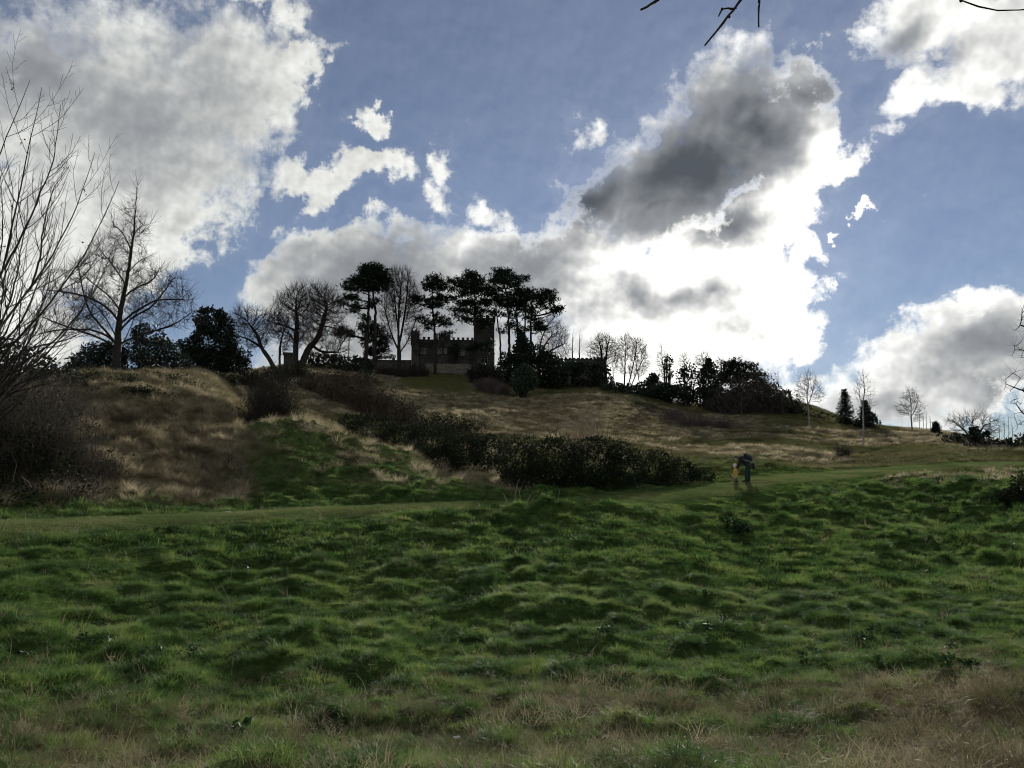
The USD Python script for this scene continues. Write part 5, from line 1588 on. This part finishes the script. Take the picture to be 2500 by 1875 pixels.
def build_grass():
    rng = np.random.default_rng(201)
    clump = [blade_tuft(rng, 95, .135, .10, .0045, .55, lean=.9) for _ in range(5)]
    clump_far = [blade_tuft(rng, 70, .15, .15, .009, .5, lean=.75, segs=3) for _ in range(4)]
    green = [blade_tuft(rng, 50, .085, .13, .0046, .5) for _ in range(5)]
    green_far = [blade_tuft(rng, 44, .10, .19, .0095, .5, segs=3) for _ in range(4)]
    short = [blade_tuft(rng, 40, .055, .14, .006, .5, segs=3) for _ in range(3)]
    dry = [blade_tuft(rng, 40, .17, .13, .0042, 1.1, lean=1.6) for _ in range(5)]
    coarse = [blade_tuft(rng, 70, .52, .20, .013, .62, lean=.55) for _ in range(4)]
    hill = [blade_tuft(rng, 46, .36, .36, .030, .55, lean=.6, segs=3) for _ in range(4)]
    gx, gy, gs, fx, fy, fs, dx, dy, ds = [], [], [], [], [], [], [], [], []

    def meadow(r0, r1, dens, far):
        x, y = wedge(rng, r0, r1, dens)
        d = dryness(x, y)
        pd = path_dist(x, y)
        ok = pd > .92 + .22 * rng.random(len(x))
        lush = np.clip((noise2(x, y, 1.7, 61, 3) - .5) * 1.9 + .5, 0, 1)
        thin = rng.random(len(x)) < .7 + .5 * lush
        isdry = rng.random(len(x)) < np.clip(d * 1.1, 0, .93) + .025
        a = ok & ~isdry & thin
        s = (.5 + 1.05 * lush) * (.8 + .4 * rng.random(len(x))) * (1 - .5 * np.clip((2.2 - pd) / 1.2, 0, 1) * np.clip(x / 5, 0, 1))
        (fx if far else gx).append(x[a]), (fy if far else gy).append(y[a]), (fs if far else gs).append(s[a])
        b = ok & isdry
        dx.append(x[b]), dy.append(y[b]), ds.append((s * (1.0 + .5 * far))[b])

    meadow(3, 12, 150, False)
    meadow(12, 20, 90, False)
    meadow(20, 34, 46, True)
    meadow(34, 62, 14, True)

    def put(name, protos, mat, x, y, s, label, tilt=.15, cat='grass', sink=0.0):
        x, y, s = np.concatenate(x), np.concatenate(y), np.concatenate(s)
        z = H(x, y) - sink
        k = seen(x, y, z) if len(x) else np.zeros(0, bool)
        w = P(745, 482, 41.0)          # room for the walkers on the path
        k &= ~((np.abs(x - w[0]) < 1.3) & (y > w[1] - 2.6) & (y < w[1] + .9))
        print(name, len(x), k.sum())
        scatter(name, protos, mat, np.stack([x, y, z], 1)[k], s[k], rng, tilt, label, cat)

    put('green_grass', green, M['grass'], gx, gy, gs, 'lush green grass of the meadow in the foreground')
    put('green_grass', green_far, M['grass'], fx, fy, fs, 'green grass further off on both sides of the trodden path')
    for far, r0, r1, dens in ((False, 3, 20, 48), (True, 20, 44, 22)):
        x, y = wedge(rng, r0, r1, dens)
        t = tussocks(x, y)
        k = (rng.random(len(x)) < np.clip((t - .38) * 4.5, .03, 1)) & (path_dist(x, y) > 1.12 + 1.0 * np.clip(x / 5, 0, 1)) & (rng.random(len(x)) > dryness(x, y) * 1.6) & ((x > 1.5) | (np.hypot(x, y) < 27))
        s = .45 + .85 * np.clip((t - .3) * 2, 0, 1) + .25 * rng.random(len(x))
        put('grass_clumps', clump_far if far else clump, M['grass'], [x[k]], [y[k]], [s[k]], 'taller green grass clumps standing out of the far part of the meadow' if far else 'taller green grass clumps standing out of the near meadow', .22)
    put('dry_grass', dry, M['straw'], dx, dy, ds, 'dead straw coloured grass lying among the green along the bottom of the picture', .5)
    # short trodden grass on the path
    n = 34000
    i = rng.integers(0, len(PATH) - 1, n)
    p = PATH[i] + (PATH[i + 1] - PATH[i]) * rng.random((n, 1)) + np.clip(rng.normal(size=(n, 2)), -2, 2) * (path_half(PATH[i, 0]) * .6)[:, None]
    put('path_grass', short, M['trodden'], [p[:, 0]], [p[:, 1]], [.8 + .8 * rng.random(n)], 'short trodden grass on the path', cat='grass', sink=-.02)
    # coarse tan tussocks of the hump and mound
    x, y = wedge(rng, 24, 62, 13)
    a = np.arctan2(x, y)
    px = 512 + FPX * np.tan(a)
    d = dryness(x, y)
    clump = noise2(x, y, .95, 62, 2)
    k = (path_dist(x, y) > 1.3) & (px < 620) & (rng.random(len(x)) < np.clip(d * 1.6 - .2, 0, 1) * np.clip((clump - .3) * 4, .1, 1))
    put('tussock_grass', coarse, M['tan'], [x[k]], [y[k]], [(.55 + .7 * clump)[k]], 'pale brown tussocks covering the hump on the left', .22)
    # rough grass of the upper hill
    x, y = wedge(rng, 42, 172, 2.6)
    clump = noise2(x, y, .28, 63, 3)
    lm = lawn_mask(x, y)
    k = (path_dist(x, y) > 2) & (rng.random(len(x)) < np.clip((clump - .15) * 3, .3, 1)) & (lm < .3)
    r = np.hypot(x, y)
    s = (.45 + .8 * clump) * (.8 + r / 300)
    rust = noise2(x, y, .05, 64, 3) + .35 * np.exp(-((r - 105) / 25) ** 2)
    t = k & (rust > .62)
    put('hill_grass', hill, M['hillgrass'], [x[k & ~t]], [y[k & ~t]], [s[k & ~t]], 'rough olive brown grass of the upper hillside', .2)
    put('hill_grass', hill, M['tan'], [x[t]], [y[t]], [s[t]], 'rusty dead grass in patches on the upper hillside', .2)


build_grass()


def scatter_bits():
    rng = np.random.default_rng(233)
    # low broad weeds between the grass
    x, y = wedge(rng, 3, 24, 1.1)
    k = noise2(x, y, .5, 71, 2) > .56
    x, y = x[k], y[k]
    z = H(x, y)
    ros = []
    for _ in range(3):
        p = np.stack([rng.normal(size=26) * .05, rng.normal(size=26) * .05, .05 + .07 * rng.random(26)], 1)
        ros.append(leaf_faces(rng, p, .035, .6, 1.8))
    scatter('meadow_weeds', ros, M['weed'], np.stack([x, y, z], 1), .7 + .8 * rng.random(len(x)), rng, .2, 'low dark leafy weeds scattered through the meadow grass', 'weeds')
    # single dry stalks
    x, y = wedge(rng, 3, 30, .5)
    st = [tubes([np.array([[0, 0, -.03], [.02, .01, .14], [.07, .03, .27], [.16, .05, .34]]) * s for s in (1, .8)], [np.array([.0022, .002, .0016, .0008])] * 2, 3) for _ in range(1)]
    scatter('dry_stalks', st, M['stem_dry'], np.stack([x, y, H(x, y)], 1), .6 + .8 * rng.random(len(x)), rng, .35, 'single pale dry stalks standing in the meadow', 'dry stalks')
    for i, (px, py, r, lab) in enumerate([(457, 741, 8.2, 'small white scrap lying in a dark hollow of the dead grass'), (228, 511, 25.5, 'small white scrap beside the path on the left'), (555, 509, 28.6, 'tiny white scrap beside the path near the brambles')]):
        b = G(px, py, r) + [0, 0, .05]
        s = .03 if r < 10 else .06
        q = trimesh.creation.icosphere(1, s)
        v = np.array(q.vertices) * [1.4, .9, .35] + rng.normal(size=(len(q.vertices), 3)) * s * .15 + b
        single('litter', (v, np.array(q.faces)), M['white_paint'], lab, 'litter')
    # tall pale stalks at the foot of the brambles
    ls, rs = [], []
    b0 = G(517, 509, 27.5)
    for dx_, h, l in ((-.1, .95, .2), (.15, .7, -.15), (.3, .5, .3), (-.3, .45, -.25), (1.4, .6, .1)):
        b = b0 + [dx_, 0, 0]
        b[2] = float(H(b[0], b[1])) - .05
        ls.append(np.array([b, b + [l * .3, 0, h * .5], b + [l * .6, .03, h * .85], b + [l, .03, h]])), rs.append(np.array([.012, .010, .008, .004]))
    t = Thing('dry_stalk_clump', 'clump of tall pale dry stalks beside the path, under the darkest brambles', 'dry stalks', b0)
    for a, r_ in zip(ls, rs):
        t.part('stalk', tubes([a], [r_], 4), M['stem_dry'])
    # saplings on the hump
    for i, (px, py, top, lean, r, lab) in enumerate([(97, 504, 475, 3, 28.0, 'bare pale stake like sapling low on the brown hump, lower of two'), (128, 490, 465, -1, 30.5, 'thin pale sapling low on the brown hump, upper of two'), (226, 480, 455, 3, 32.5, 'thin dark sapling on the right flank of the brown hump')]):
        b, q = G(px, py, r), P(px + lean, top, r)
        t = Thing('thin_sapling', lab, 'sapling', b)
        t.part('stem', tubes([np.array([b - [0, 0, .1], (b + q) / 2 + [.03, 0, 0], q])], [np.array([.020, .015, .007])], 5), M['stem_dry' if i < 2 else 'twig'])
        bl = [np.array([b + (q - b) * u, b + (q - b) * u + [s * .25, .05, .22]]) for u, s in ((.5, 1), (.65, -1), (.8, 1))]
        t.part('branches', tubes(bl, [np.array([.008, .003])] * 3, 4), M['stem_dry' if i < 2 else 'twig'])


scatter_bits()


# ---------------------------------------------------------------- people
def flesh(bones, edge=.03, rounds=6):
    """bones: ((point, radius), (point, radius)) pairs -> one smooth body."""
    parts = []
    for (a, ra), (b, rb) in bones:
        sa, sb = m3.Manifold.sphere(ra, 14).translate(tuple(map(float, a))), m3.Manifold.sphere(rb, 14).translate(tuple(map(float, b)))
        parts.append(m3.Manifold.batch_hull([sa, sb]))
    m = m3.Manifold.batch_boolean(parts, m3.OpType.Add).refine_to_length(edge).to_mesh()
    t = trimesh.Trimesh(np.array(m.vert_properties[:, :3]), np.array(m.tri_verts), process=True)
    trimesh.smoothing.filter_taubin(t, iterations=rounds)
    return t


def simple(path, col, rough=.85, var=.25):
    g = Graph()
    n = g('noise_texture', vector=g('geometry'), scale=9.0, detail=3.0)
    c = g('mix_color', fac=n, a=tuple(x * (1 - var) for x in col), b=tuple(x * (1 + var) for x in col))
    return g.make(path, g('principled_bsdf', base_color=c, roughness=rough, specular_ior_level=.2))


M['skin'] = simple('skin', (.46, .29, .21), .6, .06)
M['hair'] = simple('hair_dark', (.05, .037, .028))
M['jacket'] = simple('navy_jacket', (.014, .014, .019))
M['trousers'] = simple('teal_trousers', (.010, .026, .025))
M['boot'] = simple('dark_boot', (.018, .016, .015))
M['pack'] = simple('black_backpack', (.016, .017, .021))
M['strap'] = simple('grey_strap', (.16, .17, .20))
M['yellow'] = simple('yellow_coat', (.40, .26, .06))
M['cream'] = simple('cream_knit', (.55, .50, .42))
M['greyleg'] = simple('grey_brown_leggings', (.13, .10, .085))


def hand(wrist, aim, palm_n, size=1.0):
    """Bones of a hand: palm, four unequal curled fingers and a thumb from the palm's side."""
    f = unit(np.array(aim, float))
    n = unit(np.array(palm_n, float) - f * np.dot(palm_n, f))
    s = np.cross(f, n)
    w = np.array(wrist, float)
    k = size
    bones = [((w, .024 * k), (w + f * .05 * k, .026 * k))]
    for i, ln in enumerate((.062, .072, .068, .052)):
        o = w + f * .085 * k + s * (i - 1.5) * .020 * k
        bones.append(((w + f * .02 * k + s * (i - 1.5) * .013 * k, .016 * k), (o, .0125 * k)))
        a = o + unit(f * .85 + n * .5) * ln * .5 * k
        b = a + unit(f * .35 + n * .9) * ln * .45 * k
        bones += [((o, .010 * k), (a, .0088 * k)), ((a, .0088 * k), (b, .0075 * k))]
    o = w + f * .03 * k - s * .028 * k
    a = o + unit(f * .5 - s * .7 + n * .3) * .038 * k
    b = a + unit(f * .8 - s * .2 + n * .5) * .030 * k
    bones += [((w + f * .02 * k - s * .01 * k, .017 * k), (o, .014 * k)), ((o, .012 * k), (a, .010 * k)), ((a, .010 * k), (b, .0085 * k))]
    return bones


def head_bones(c, fwd, up, s=1.0):
    f, u = unit(np.array(fwd, float)), unit(np.array(up, float))
    c = np.array(c, float)
    side = np.cross(f, u)
    b = [((c + u * .02 * s, .088 * s), (c + f * .035 * s - u * .015 * s, .078 * s)), ((c + f * .03 * s - u * .06 * s, .055 * s), (c + f * .055 * s - u * .085 * s, .035 * s)), ((c - f * .02 * s + u * .02 * s, .085 * s), (c + u * .03 * s, .08 * s)),
         ((c + f * .108 * s - u * .0 * s, .010 * s), (c + f * .125 * s - u * .03 * s, .014 * s)), ((c + side * .082 * s - u * .01 * s, .018 * s), (c + side * .088 * s + u * .015 * s, .016 * s)), ((c - side * .082 * s - u * .01 * s, .018 * s), (c - side * .088 * s + u * .015 * s, .016 * s)),
         ((c + f * .088 * s - u * .055 * s + side * .02 * s, .011 * s), (c + f * .088 * s - u * .055 * s - side * .02 * s, .011 * s))]
    return b


def build_people():
    r = 41.0
    o = P(747, 482.5, r)
    o[2] = float(H(o[0], o[1]))
    a = math.atan2(o[0], o[1])
    ex, ey, ez = np.array([math.cos(a), -math.sin(a), 0]), np.array([math.sin(a), math.cos(a), 0]), np.array([0, 0, 1.0])

    def L(x, y, z):
        p = o + ex * x + ey * y + ez * z
        return p

    def gz(p, d=0.0):
        p = np.array(p)
        p[2] = float(H(p[0], p[1])) + d
        return p

    # --- grown-up bending over to the left
    t = Thing('person', 'grown person in dark jacket and teal trousers bending down over the small child', 'person', o)
    fl, fr = gz(L(-.02, -.10, 0), .05), gz(L(.10, .12, 0), .05)
    hipl, hipr = L(.08, -.09, .82), L(.10, .09, .82)
    kl, kr = L(-.02, -.11, .45), L(.08, .12, .45)
    belly, chest, neck = L(.02, 0, .95), L(-.20, 0, 1.16), L(-.34, 0, 1.20)
    shl, shr = L(-.26, -.18, 1.17), L(-.26, .18, 1.18)
    head = L(-.46, -.01, 1.19)
    ell, elr = L(-.30, -.20, .90), L(-.34, .20, .92)
    wl, wr = L(-.47, -.08, .70), L(-.49, .10, .72)
    hd_f, hd_u = -ex * .55 - ez * .84, -ex * .84 + ez * .55
    body = [((hipl, .085), (kl, .06)), ((kl, .055), (fl + [0, 0, .04], .04)), ((hipr, .085), (kr, .06)), ((kr, .055), (fr + [0, 0, .04], .04)), ((fl, .035), (fl - ex * .15, .03)), ((fr, .035), (fr - ex * .15, .03)),
            ((hipl, .10), (belly, .12)), ((hipr, .10), (belly, .12)), ((belly, .13), (chest, .14)), ((chest, .12), (shl, .065)), ((chest, .12), (shr, .065)), ((chest, .09), (neck, .06)), ((neck, .055), (head, .06)),
            ((shl, .06), (ell, .045)), ((ell, .043), (wl, .03)), ((shr, .06), (elr, .045)), ((elr, .043), (wr, .03))]
    body += head_bones(head, hd_f, hd_u) + hand(wl, -ex * .5 - ez, -ey * -1) + hand(wr, -ex * .5 - ez, ey * -1)
    t.part('body', flesh(body, .022, 4), M['skin'], smooth=True)
    jacket = [((hipl + [0, 0, -.03], .125), (belly, .145)), ((hipr + [0, 0, -.03], .125), (belly, .145)), ((belly, .155), (chest, .165)), ((chest, .14), (shl, .085)), ((chest, .14), (shr, .085)), ((chest, .12), (L(-.31, 0, 1.2), .085)),
              ((shl, .082), (ell, .065)), ((ell, .063), (wl + (ell - wl) * .12, .047)), ((shr, .082), (elr, .065)), ((elr, .063), (wr + (elr - wr) * .12, .047))]
    t.part('jacket', flesh(jacket, .035, 6), M['jacket'], smooth=True)
    tr = [((hipl, .115), (kl, .088)), ((kl, .085), (fl + [0, 0, .09], .075)), ((hipr, .115), (kr, .088)), ((kr, .085), (fr + [0, 0, .09], .075)), ((hipl, .115), (hipr, .115))]
    t.part('trousers', flesh(tr, .035, 6), M['trousers'], smooth=True)
    for f in (fl, fr):
        t.part('boot', flesh([((f + [0, 0, .03], .055), (f - ex * .17, .043)), ((f + [0, 0, .03], .055), (f + [0, 0, .09], .055))], .025, 4), M['boot'], smooth=True)
    hair = [((head + hd_u * .035 - hd_f * .02, .092), (head - hd_f * .035, .085)), ((head - hd_f * .05 - hd_u * .03, .07), (head - hd_f * .03 + hd_u * .03, .088))]
    t.part('hair', flesh(hair, .025, 4), M['hair'], smooth=True)
    for s in (-1, 1):
        e = head + hd_f * .098 + np.cross(hd_f, hd_u) * s * .032 + hd_u * .012
        q = trimesh.creation.icosphere(1, .011)
        t.part('eye', (np.array(q.vertices) + e, np.array(q.faces)), M['hair'])
    # --- the backpack riding on the bent back
    b = Thing('backpack', 'black backpack riding high on the bent person\'s back', 'backpack', L(.02, 0, 1.15))
    up = unit(L(-.25, 0, 1.2) - L(.08, 0, .9))
    back = unit(np.cross(ey, up))
    back = back if back[2] > 0 else -back
    c = L(-.06, 0, 1.10) + back * .20
    b.part('main_bag', flesh([((c - up * .18 + ey * s * .07, .10), (c + up * .14 + ey * s * .07, .085)) for s in (-1, 1)] + [((c - up * .18 - ey * .07, .10), (c - up * .18 + ey * .07, .10))], .035, 5), M['pack'], smooth=True)
    b.part('front_pocket', flesh([((c - up * .16 + back * .09 - ey * .05, .06), (c + up * .02 + back * .08 + ey * .05, .055)), ((c - up * .16 + back * .09 + ey * .05, .06), (c + up * .02 + back * .08 - ey * .05, .055))], .03, 5), M['pack'], smooth=True)
    b.part('top_handle', tubes([np.array([c + up * .2 + ey * .04, c + up * .25 + back * .03, c + up * .2 - ey * .04])], [np.full(3, .010)], 6), M['strap'])
    for s in (-1, 1):
        b.part('shoulder_strap', tubes([np.array([c + up * .17 + ey * s * .09, c + up * .22 - back * .08 + ey * s * .13, c + up * .16 - back * .24 + ey * s * .15, c - up * .10 - back * .20 + ey * s * .17, c - up * .18 - back * .05 + ey * s * .12])], [np.full(5, .018)], 6), M['strap'])
    w = Thing('round_bag', 'round black bag slung behind the bent person\'s hip', 'bag', L(.33, 0, .83))
    w.part('pouch', flesh([((L(.31, -.05, .90), .085), (L(.33, .05, .74), .09)), ((L(.33, -.05, .76), .09), (L(.31, .05, .90), .085))], .03, 5), M['pack'], smooth=True)
    w.part('strap', tubes([np.array([L(.30, -.12, .93), L(.16, -.16, 1.02), L(.0, -.17, 1.08)])], [np.full(3, .016)], 6), M['strap'])
    # --- small child facing the grown-up
    co = L(-.53, -.02, 0)
    co[2] = float(H(co[0], co[1]))
    C = lambda x, y, z: co + ex * x + ey * y + ez * z
    t = Thing('person', 'small child in a yellow coat and cream hat standing before the bent person', 'person', co)
    fl, fr = gz(C(-.03, -.06, 0), .03), gz(C(.05, .06, 0), .03)
    hip, chest, head = C(0, 0, .38), C(0, 0, .58), C(0.0, 0, .80)
    f, u = unit(ex * .9 + ez * .25), unit(ez - ex * .2)
    wl, wr = C(-.13, -.13, .36), C(.12, .12, .50)
    ell, elr = C(-.06, -.15, .46), C(.05, .15, .48)
    body = [((hip - ey * .05, .055), (C(-.02, -.06, .2), .042)), ((C(-.02, -.06, .2), .04), (fl + [0, 0, .03], .03)), ((hip + ey * .05, .055), (C(.03, .06, .2), .042)), ((C(.03, .06, .2), .04), (fr + [0, 0, .03], .03)),
            ((hip, .085), (chest, .085)), ((chest, .07), (chest - ey * .09, .045)), ((chest, .07), (chest + ey * .09, .045)), ((chest, .05), (head - u * .06, .045)),
            ((chest - ey * .10, .04), (ell, .033)), ((ell, .032), (wl, .022)), ((chest + ey * .10, .04), (elr, .033)), ((elr, .032), (wr, .022))]
    body += head_bones(head, f, u, .86) + hand(wl, -ex * .4 - ez, ex, .62) + hand(wr, ex * .8 + ez * .3, -ey, .62)
    t.part('body', flesh(body, .016, 4), M['skin'], smooth=True)
    coat = [((C(-.01, -.05, .31), .115), (chest, .105)), ((C(-.01, .05, .31), .115), (chest, .105)), ((chest, .09), (chest - ey * .10, .058)), ((chest, .09), (chest + ey * .10, .058)), ((chest, .09), (C(0, 0, .665), .065)),
            ((chest - ey * .10, .057), (ell, .052)), ((ell, .05), (wl + (ell - wl) * .15, .038)), ((chest + ey * .10, .057), (elr, .052)), ((elr, .05), (wr + (elr - wr) * .15, .038))]
    t.part('coat', flesh(coat, .025, 5), M['yellow'], smooth=True)
    lg = [((hip - ey * .05, .07), (C(-.02, -.06, .2), .055)), ((C(-.02, -.06, .2), .053), (fl + [0, 0, .05], .043)), ((hip + ey * .05, .07), (C(.03, .06, .2), .055)), ((C(.03, .06, .2), .053), (fr + [0, 0, .05], .043))]
    t.part('leggings', flesh(lg, .025, 5), M['greyleg'], smooth=True)
    for q in (fl, fr):
        t.part('boot', flesh([((q + [0, 0, .015], .038), (q + ex * .09, .032)), ((q + [0, 0, .015], .038), (q + [0, 0, .06], .042))], .02, 4), M['boot'], smooth=True)
    t.part('hat', flesh([((head + u * .035 - f * .01, .092), (head + u * .05, .085)), ((head - f * .035, .082), (head + u * .05, .08))], .02, 4), M['cream'], smooth=True)
    t.part('pompom', flesh([((head + u * .145, .028), (head + u * .15, .028))], .015, 2), M['cream'], smooth=True)
    for s in (-1, 1):
        e = head + f * .086 + np.cross(f, u) * s * .027 + u * .006
        q = trimesh.creation.icosphere(1, .010)
        t.part('eye', (np.array(q.vertices) + e, np.array(q.faces)), M['hair'])
    k = Thing('stick', 'pale peeled stick held low by the small child', 'stick', wl)
    k.part('shaft', tubes([np.array([wl + ex * -.03 + ez * -.02 - ex * .06 + ez * .05, wl - ez * .05 + ex * .03, wl + ex * .12 - ez * .16])], [np.array([.012, .013, .012])], 6), M['white_paint'])


build_people()
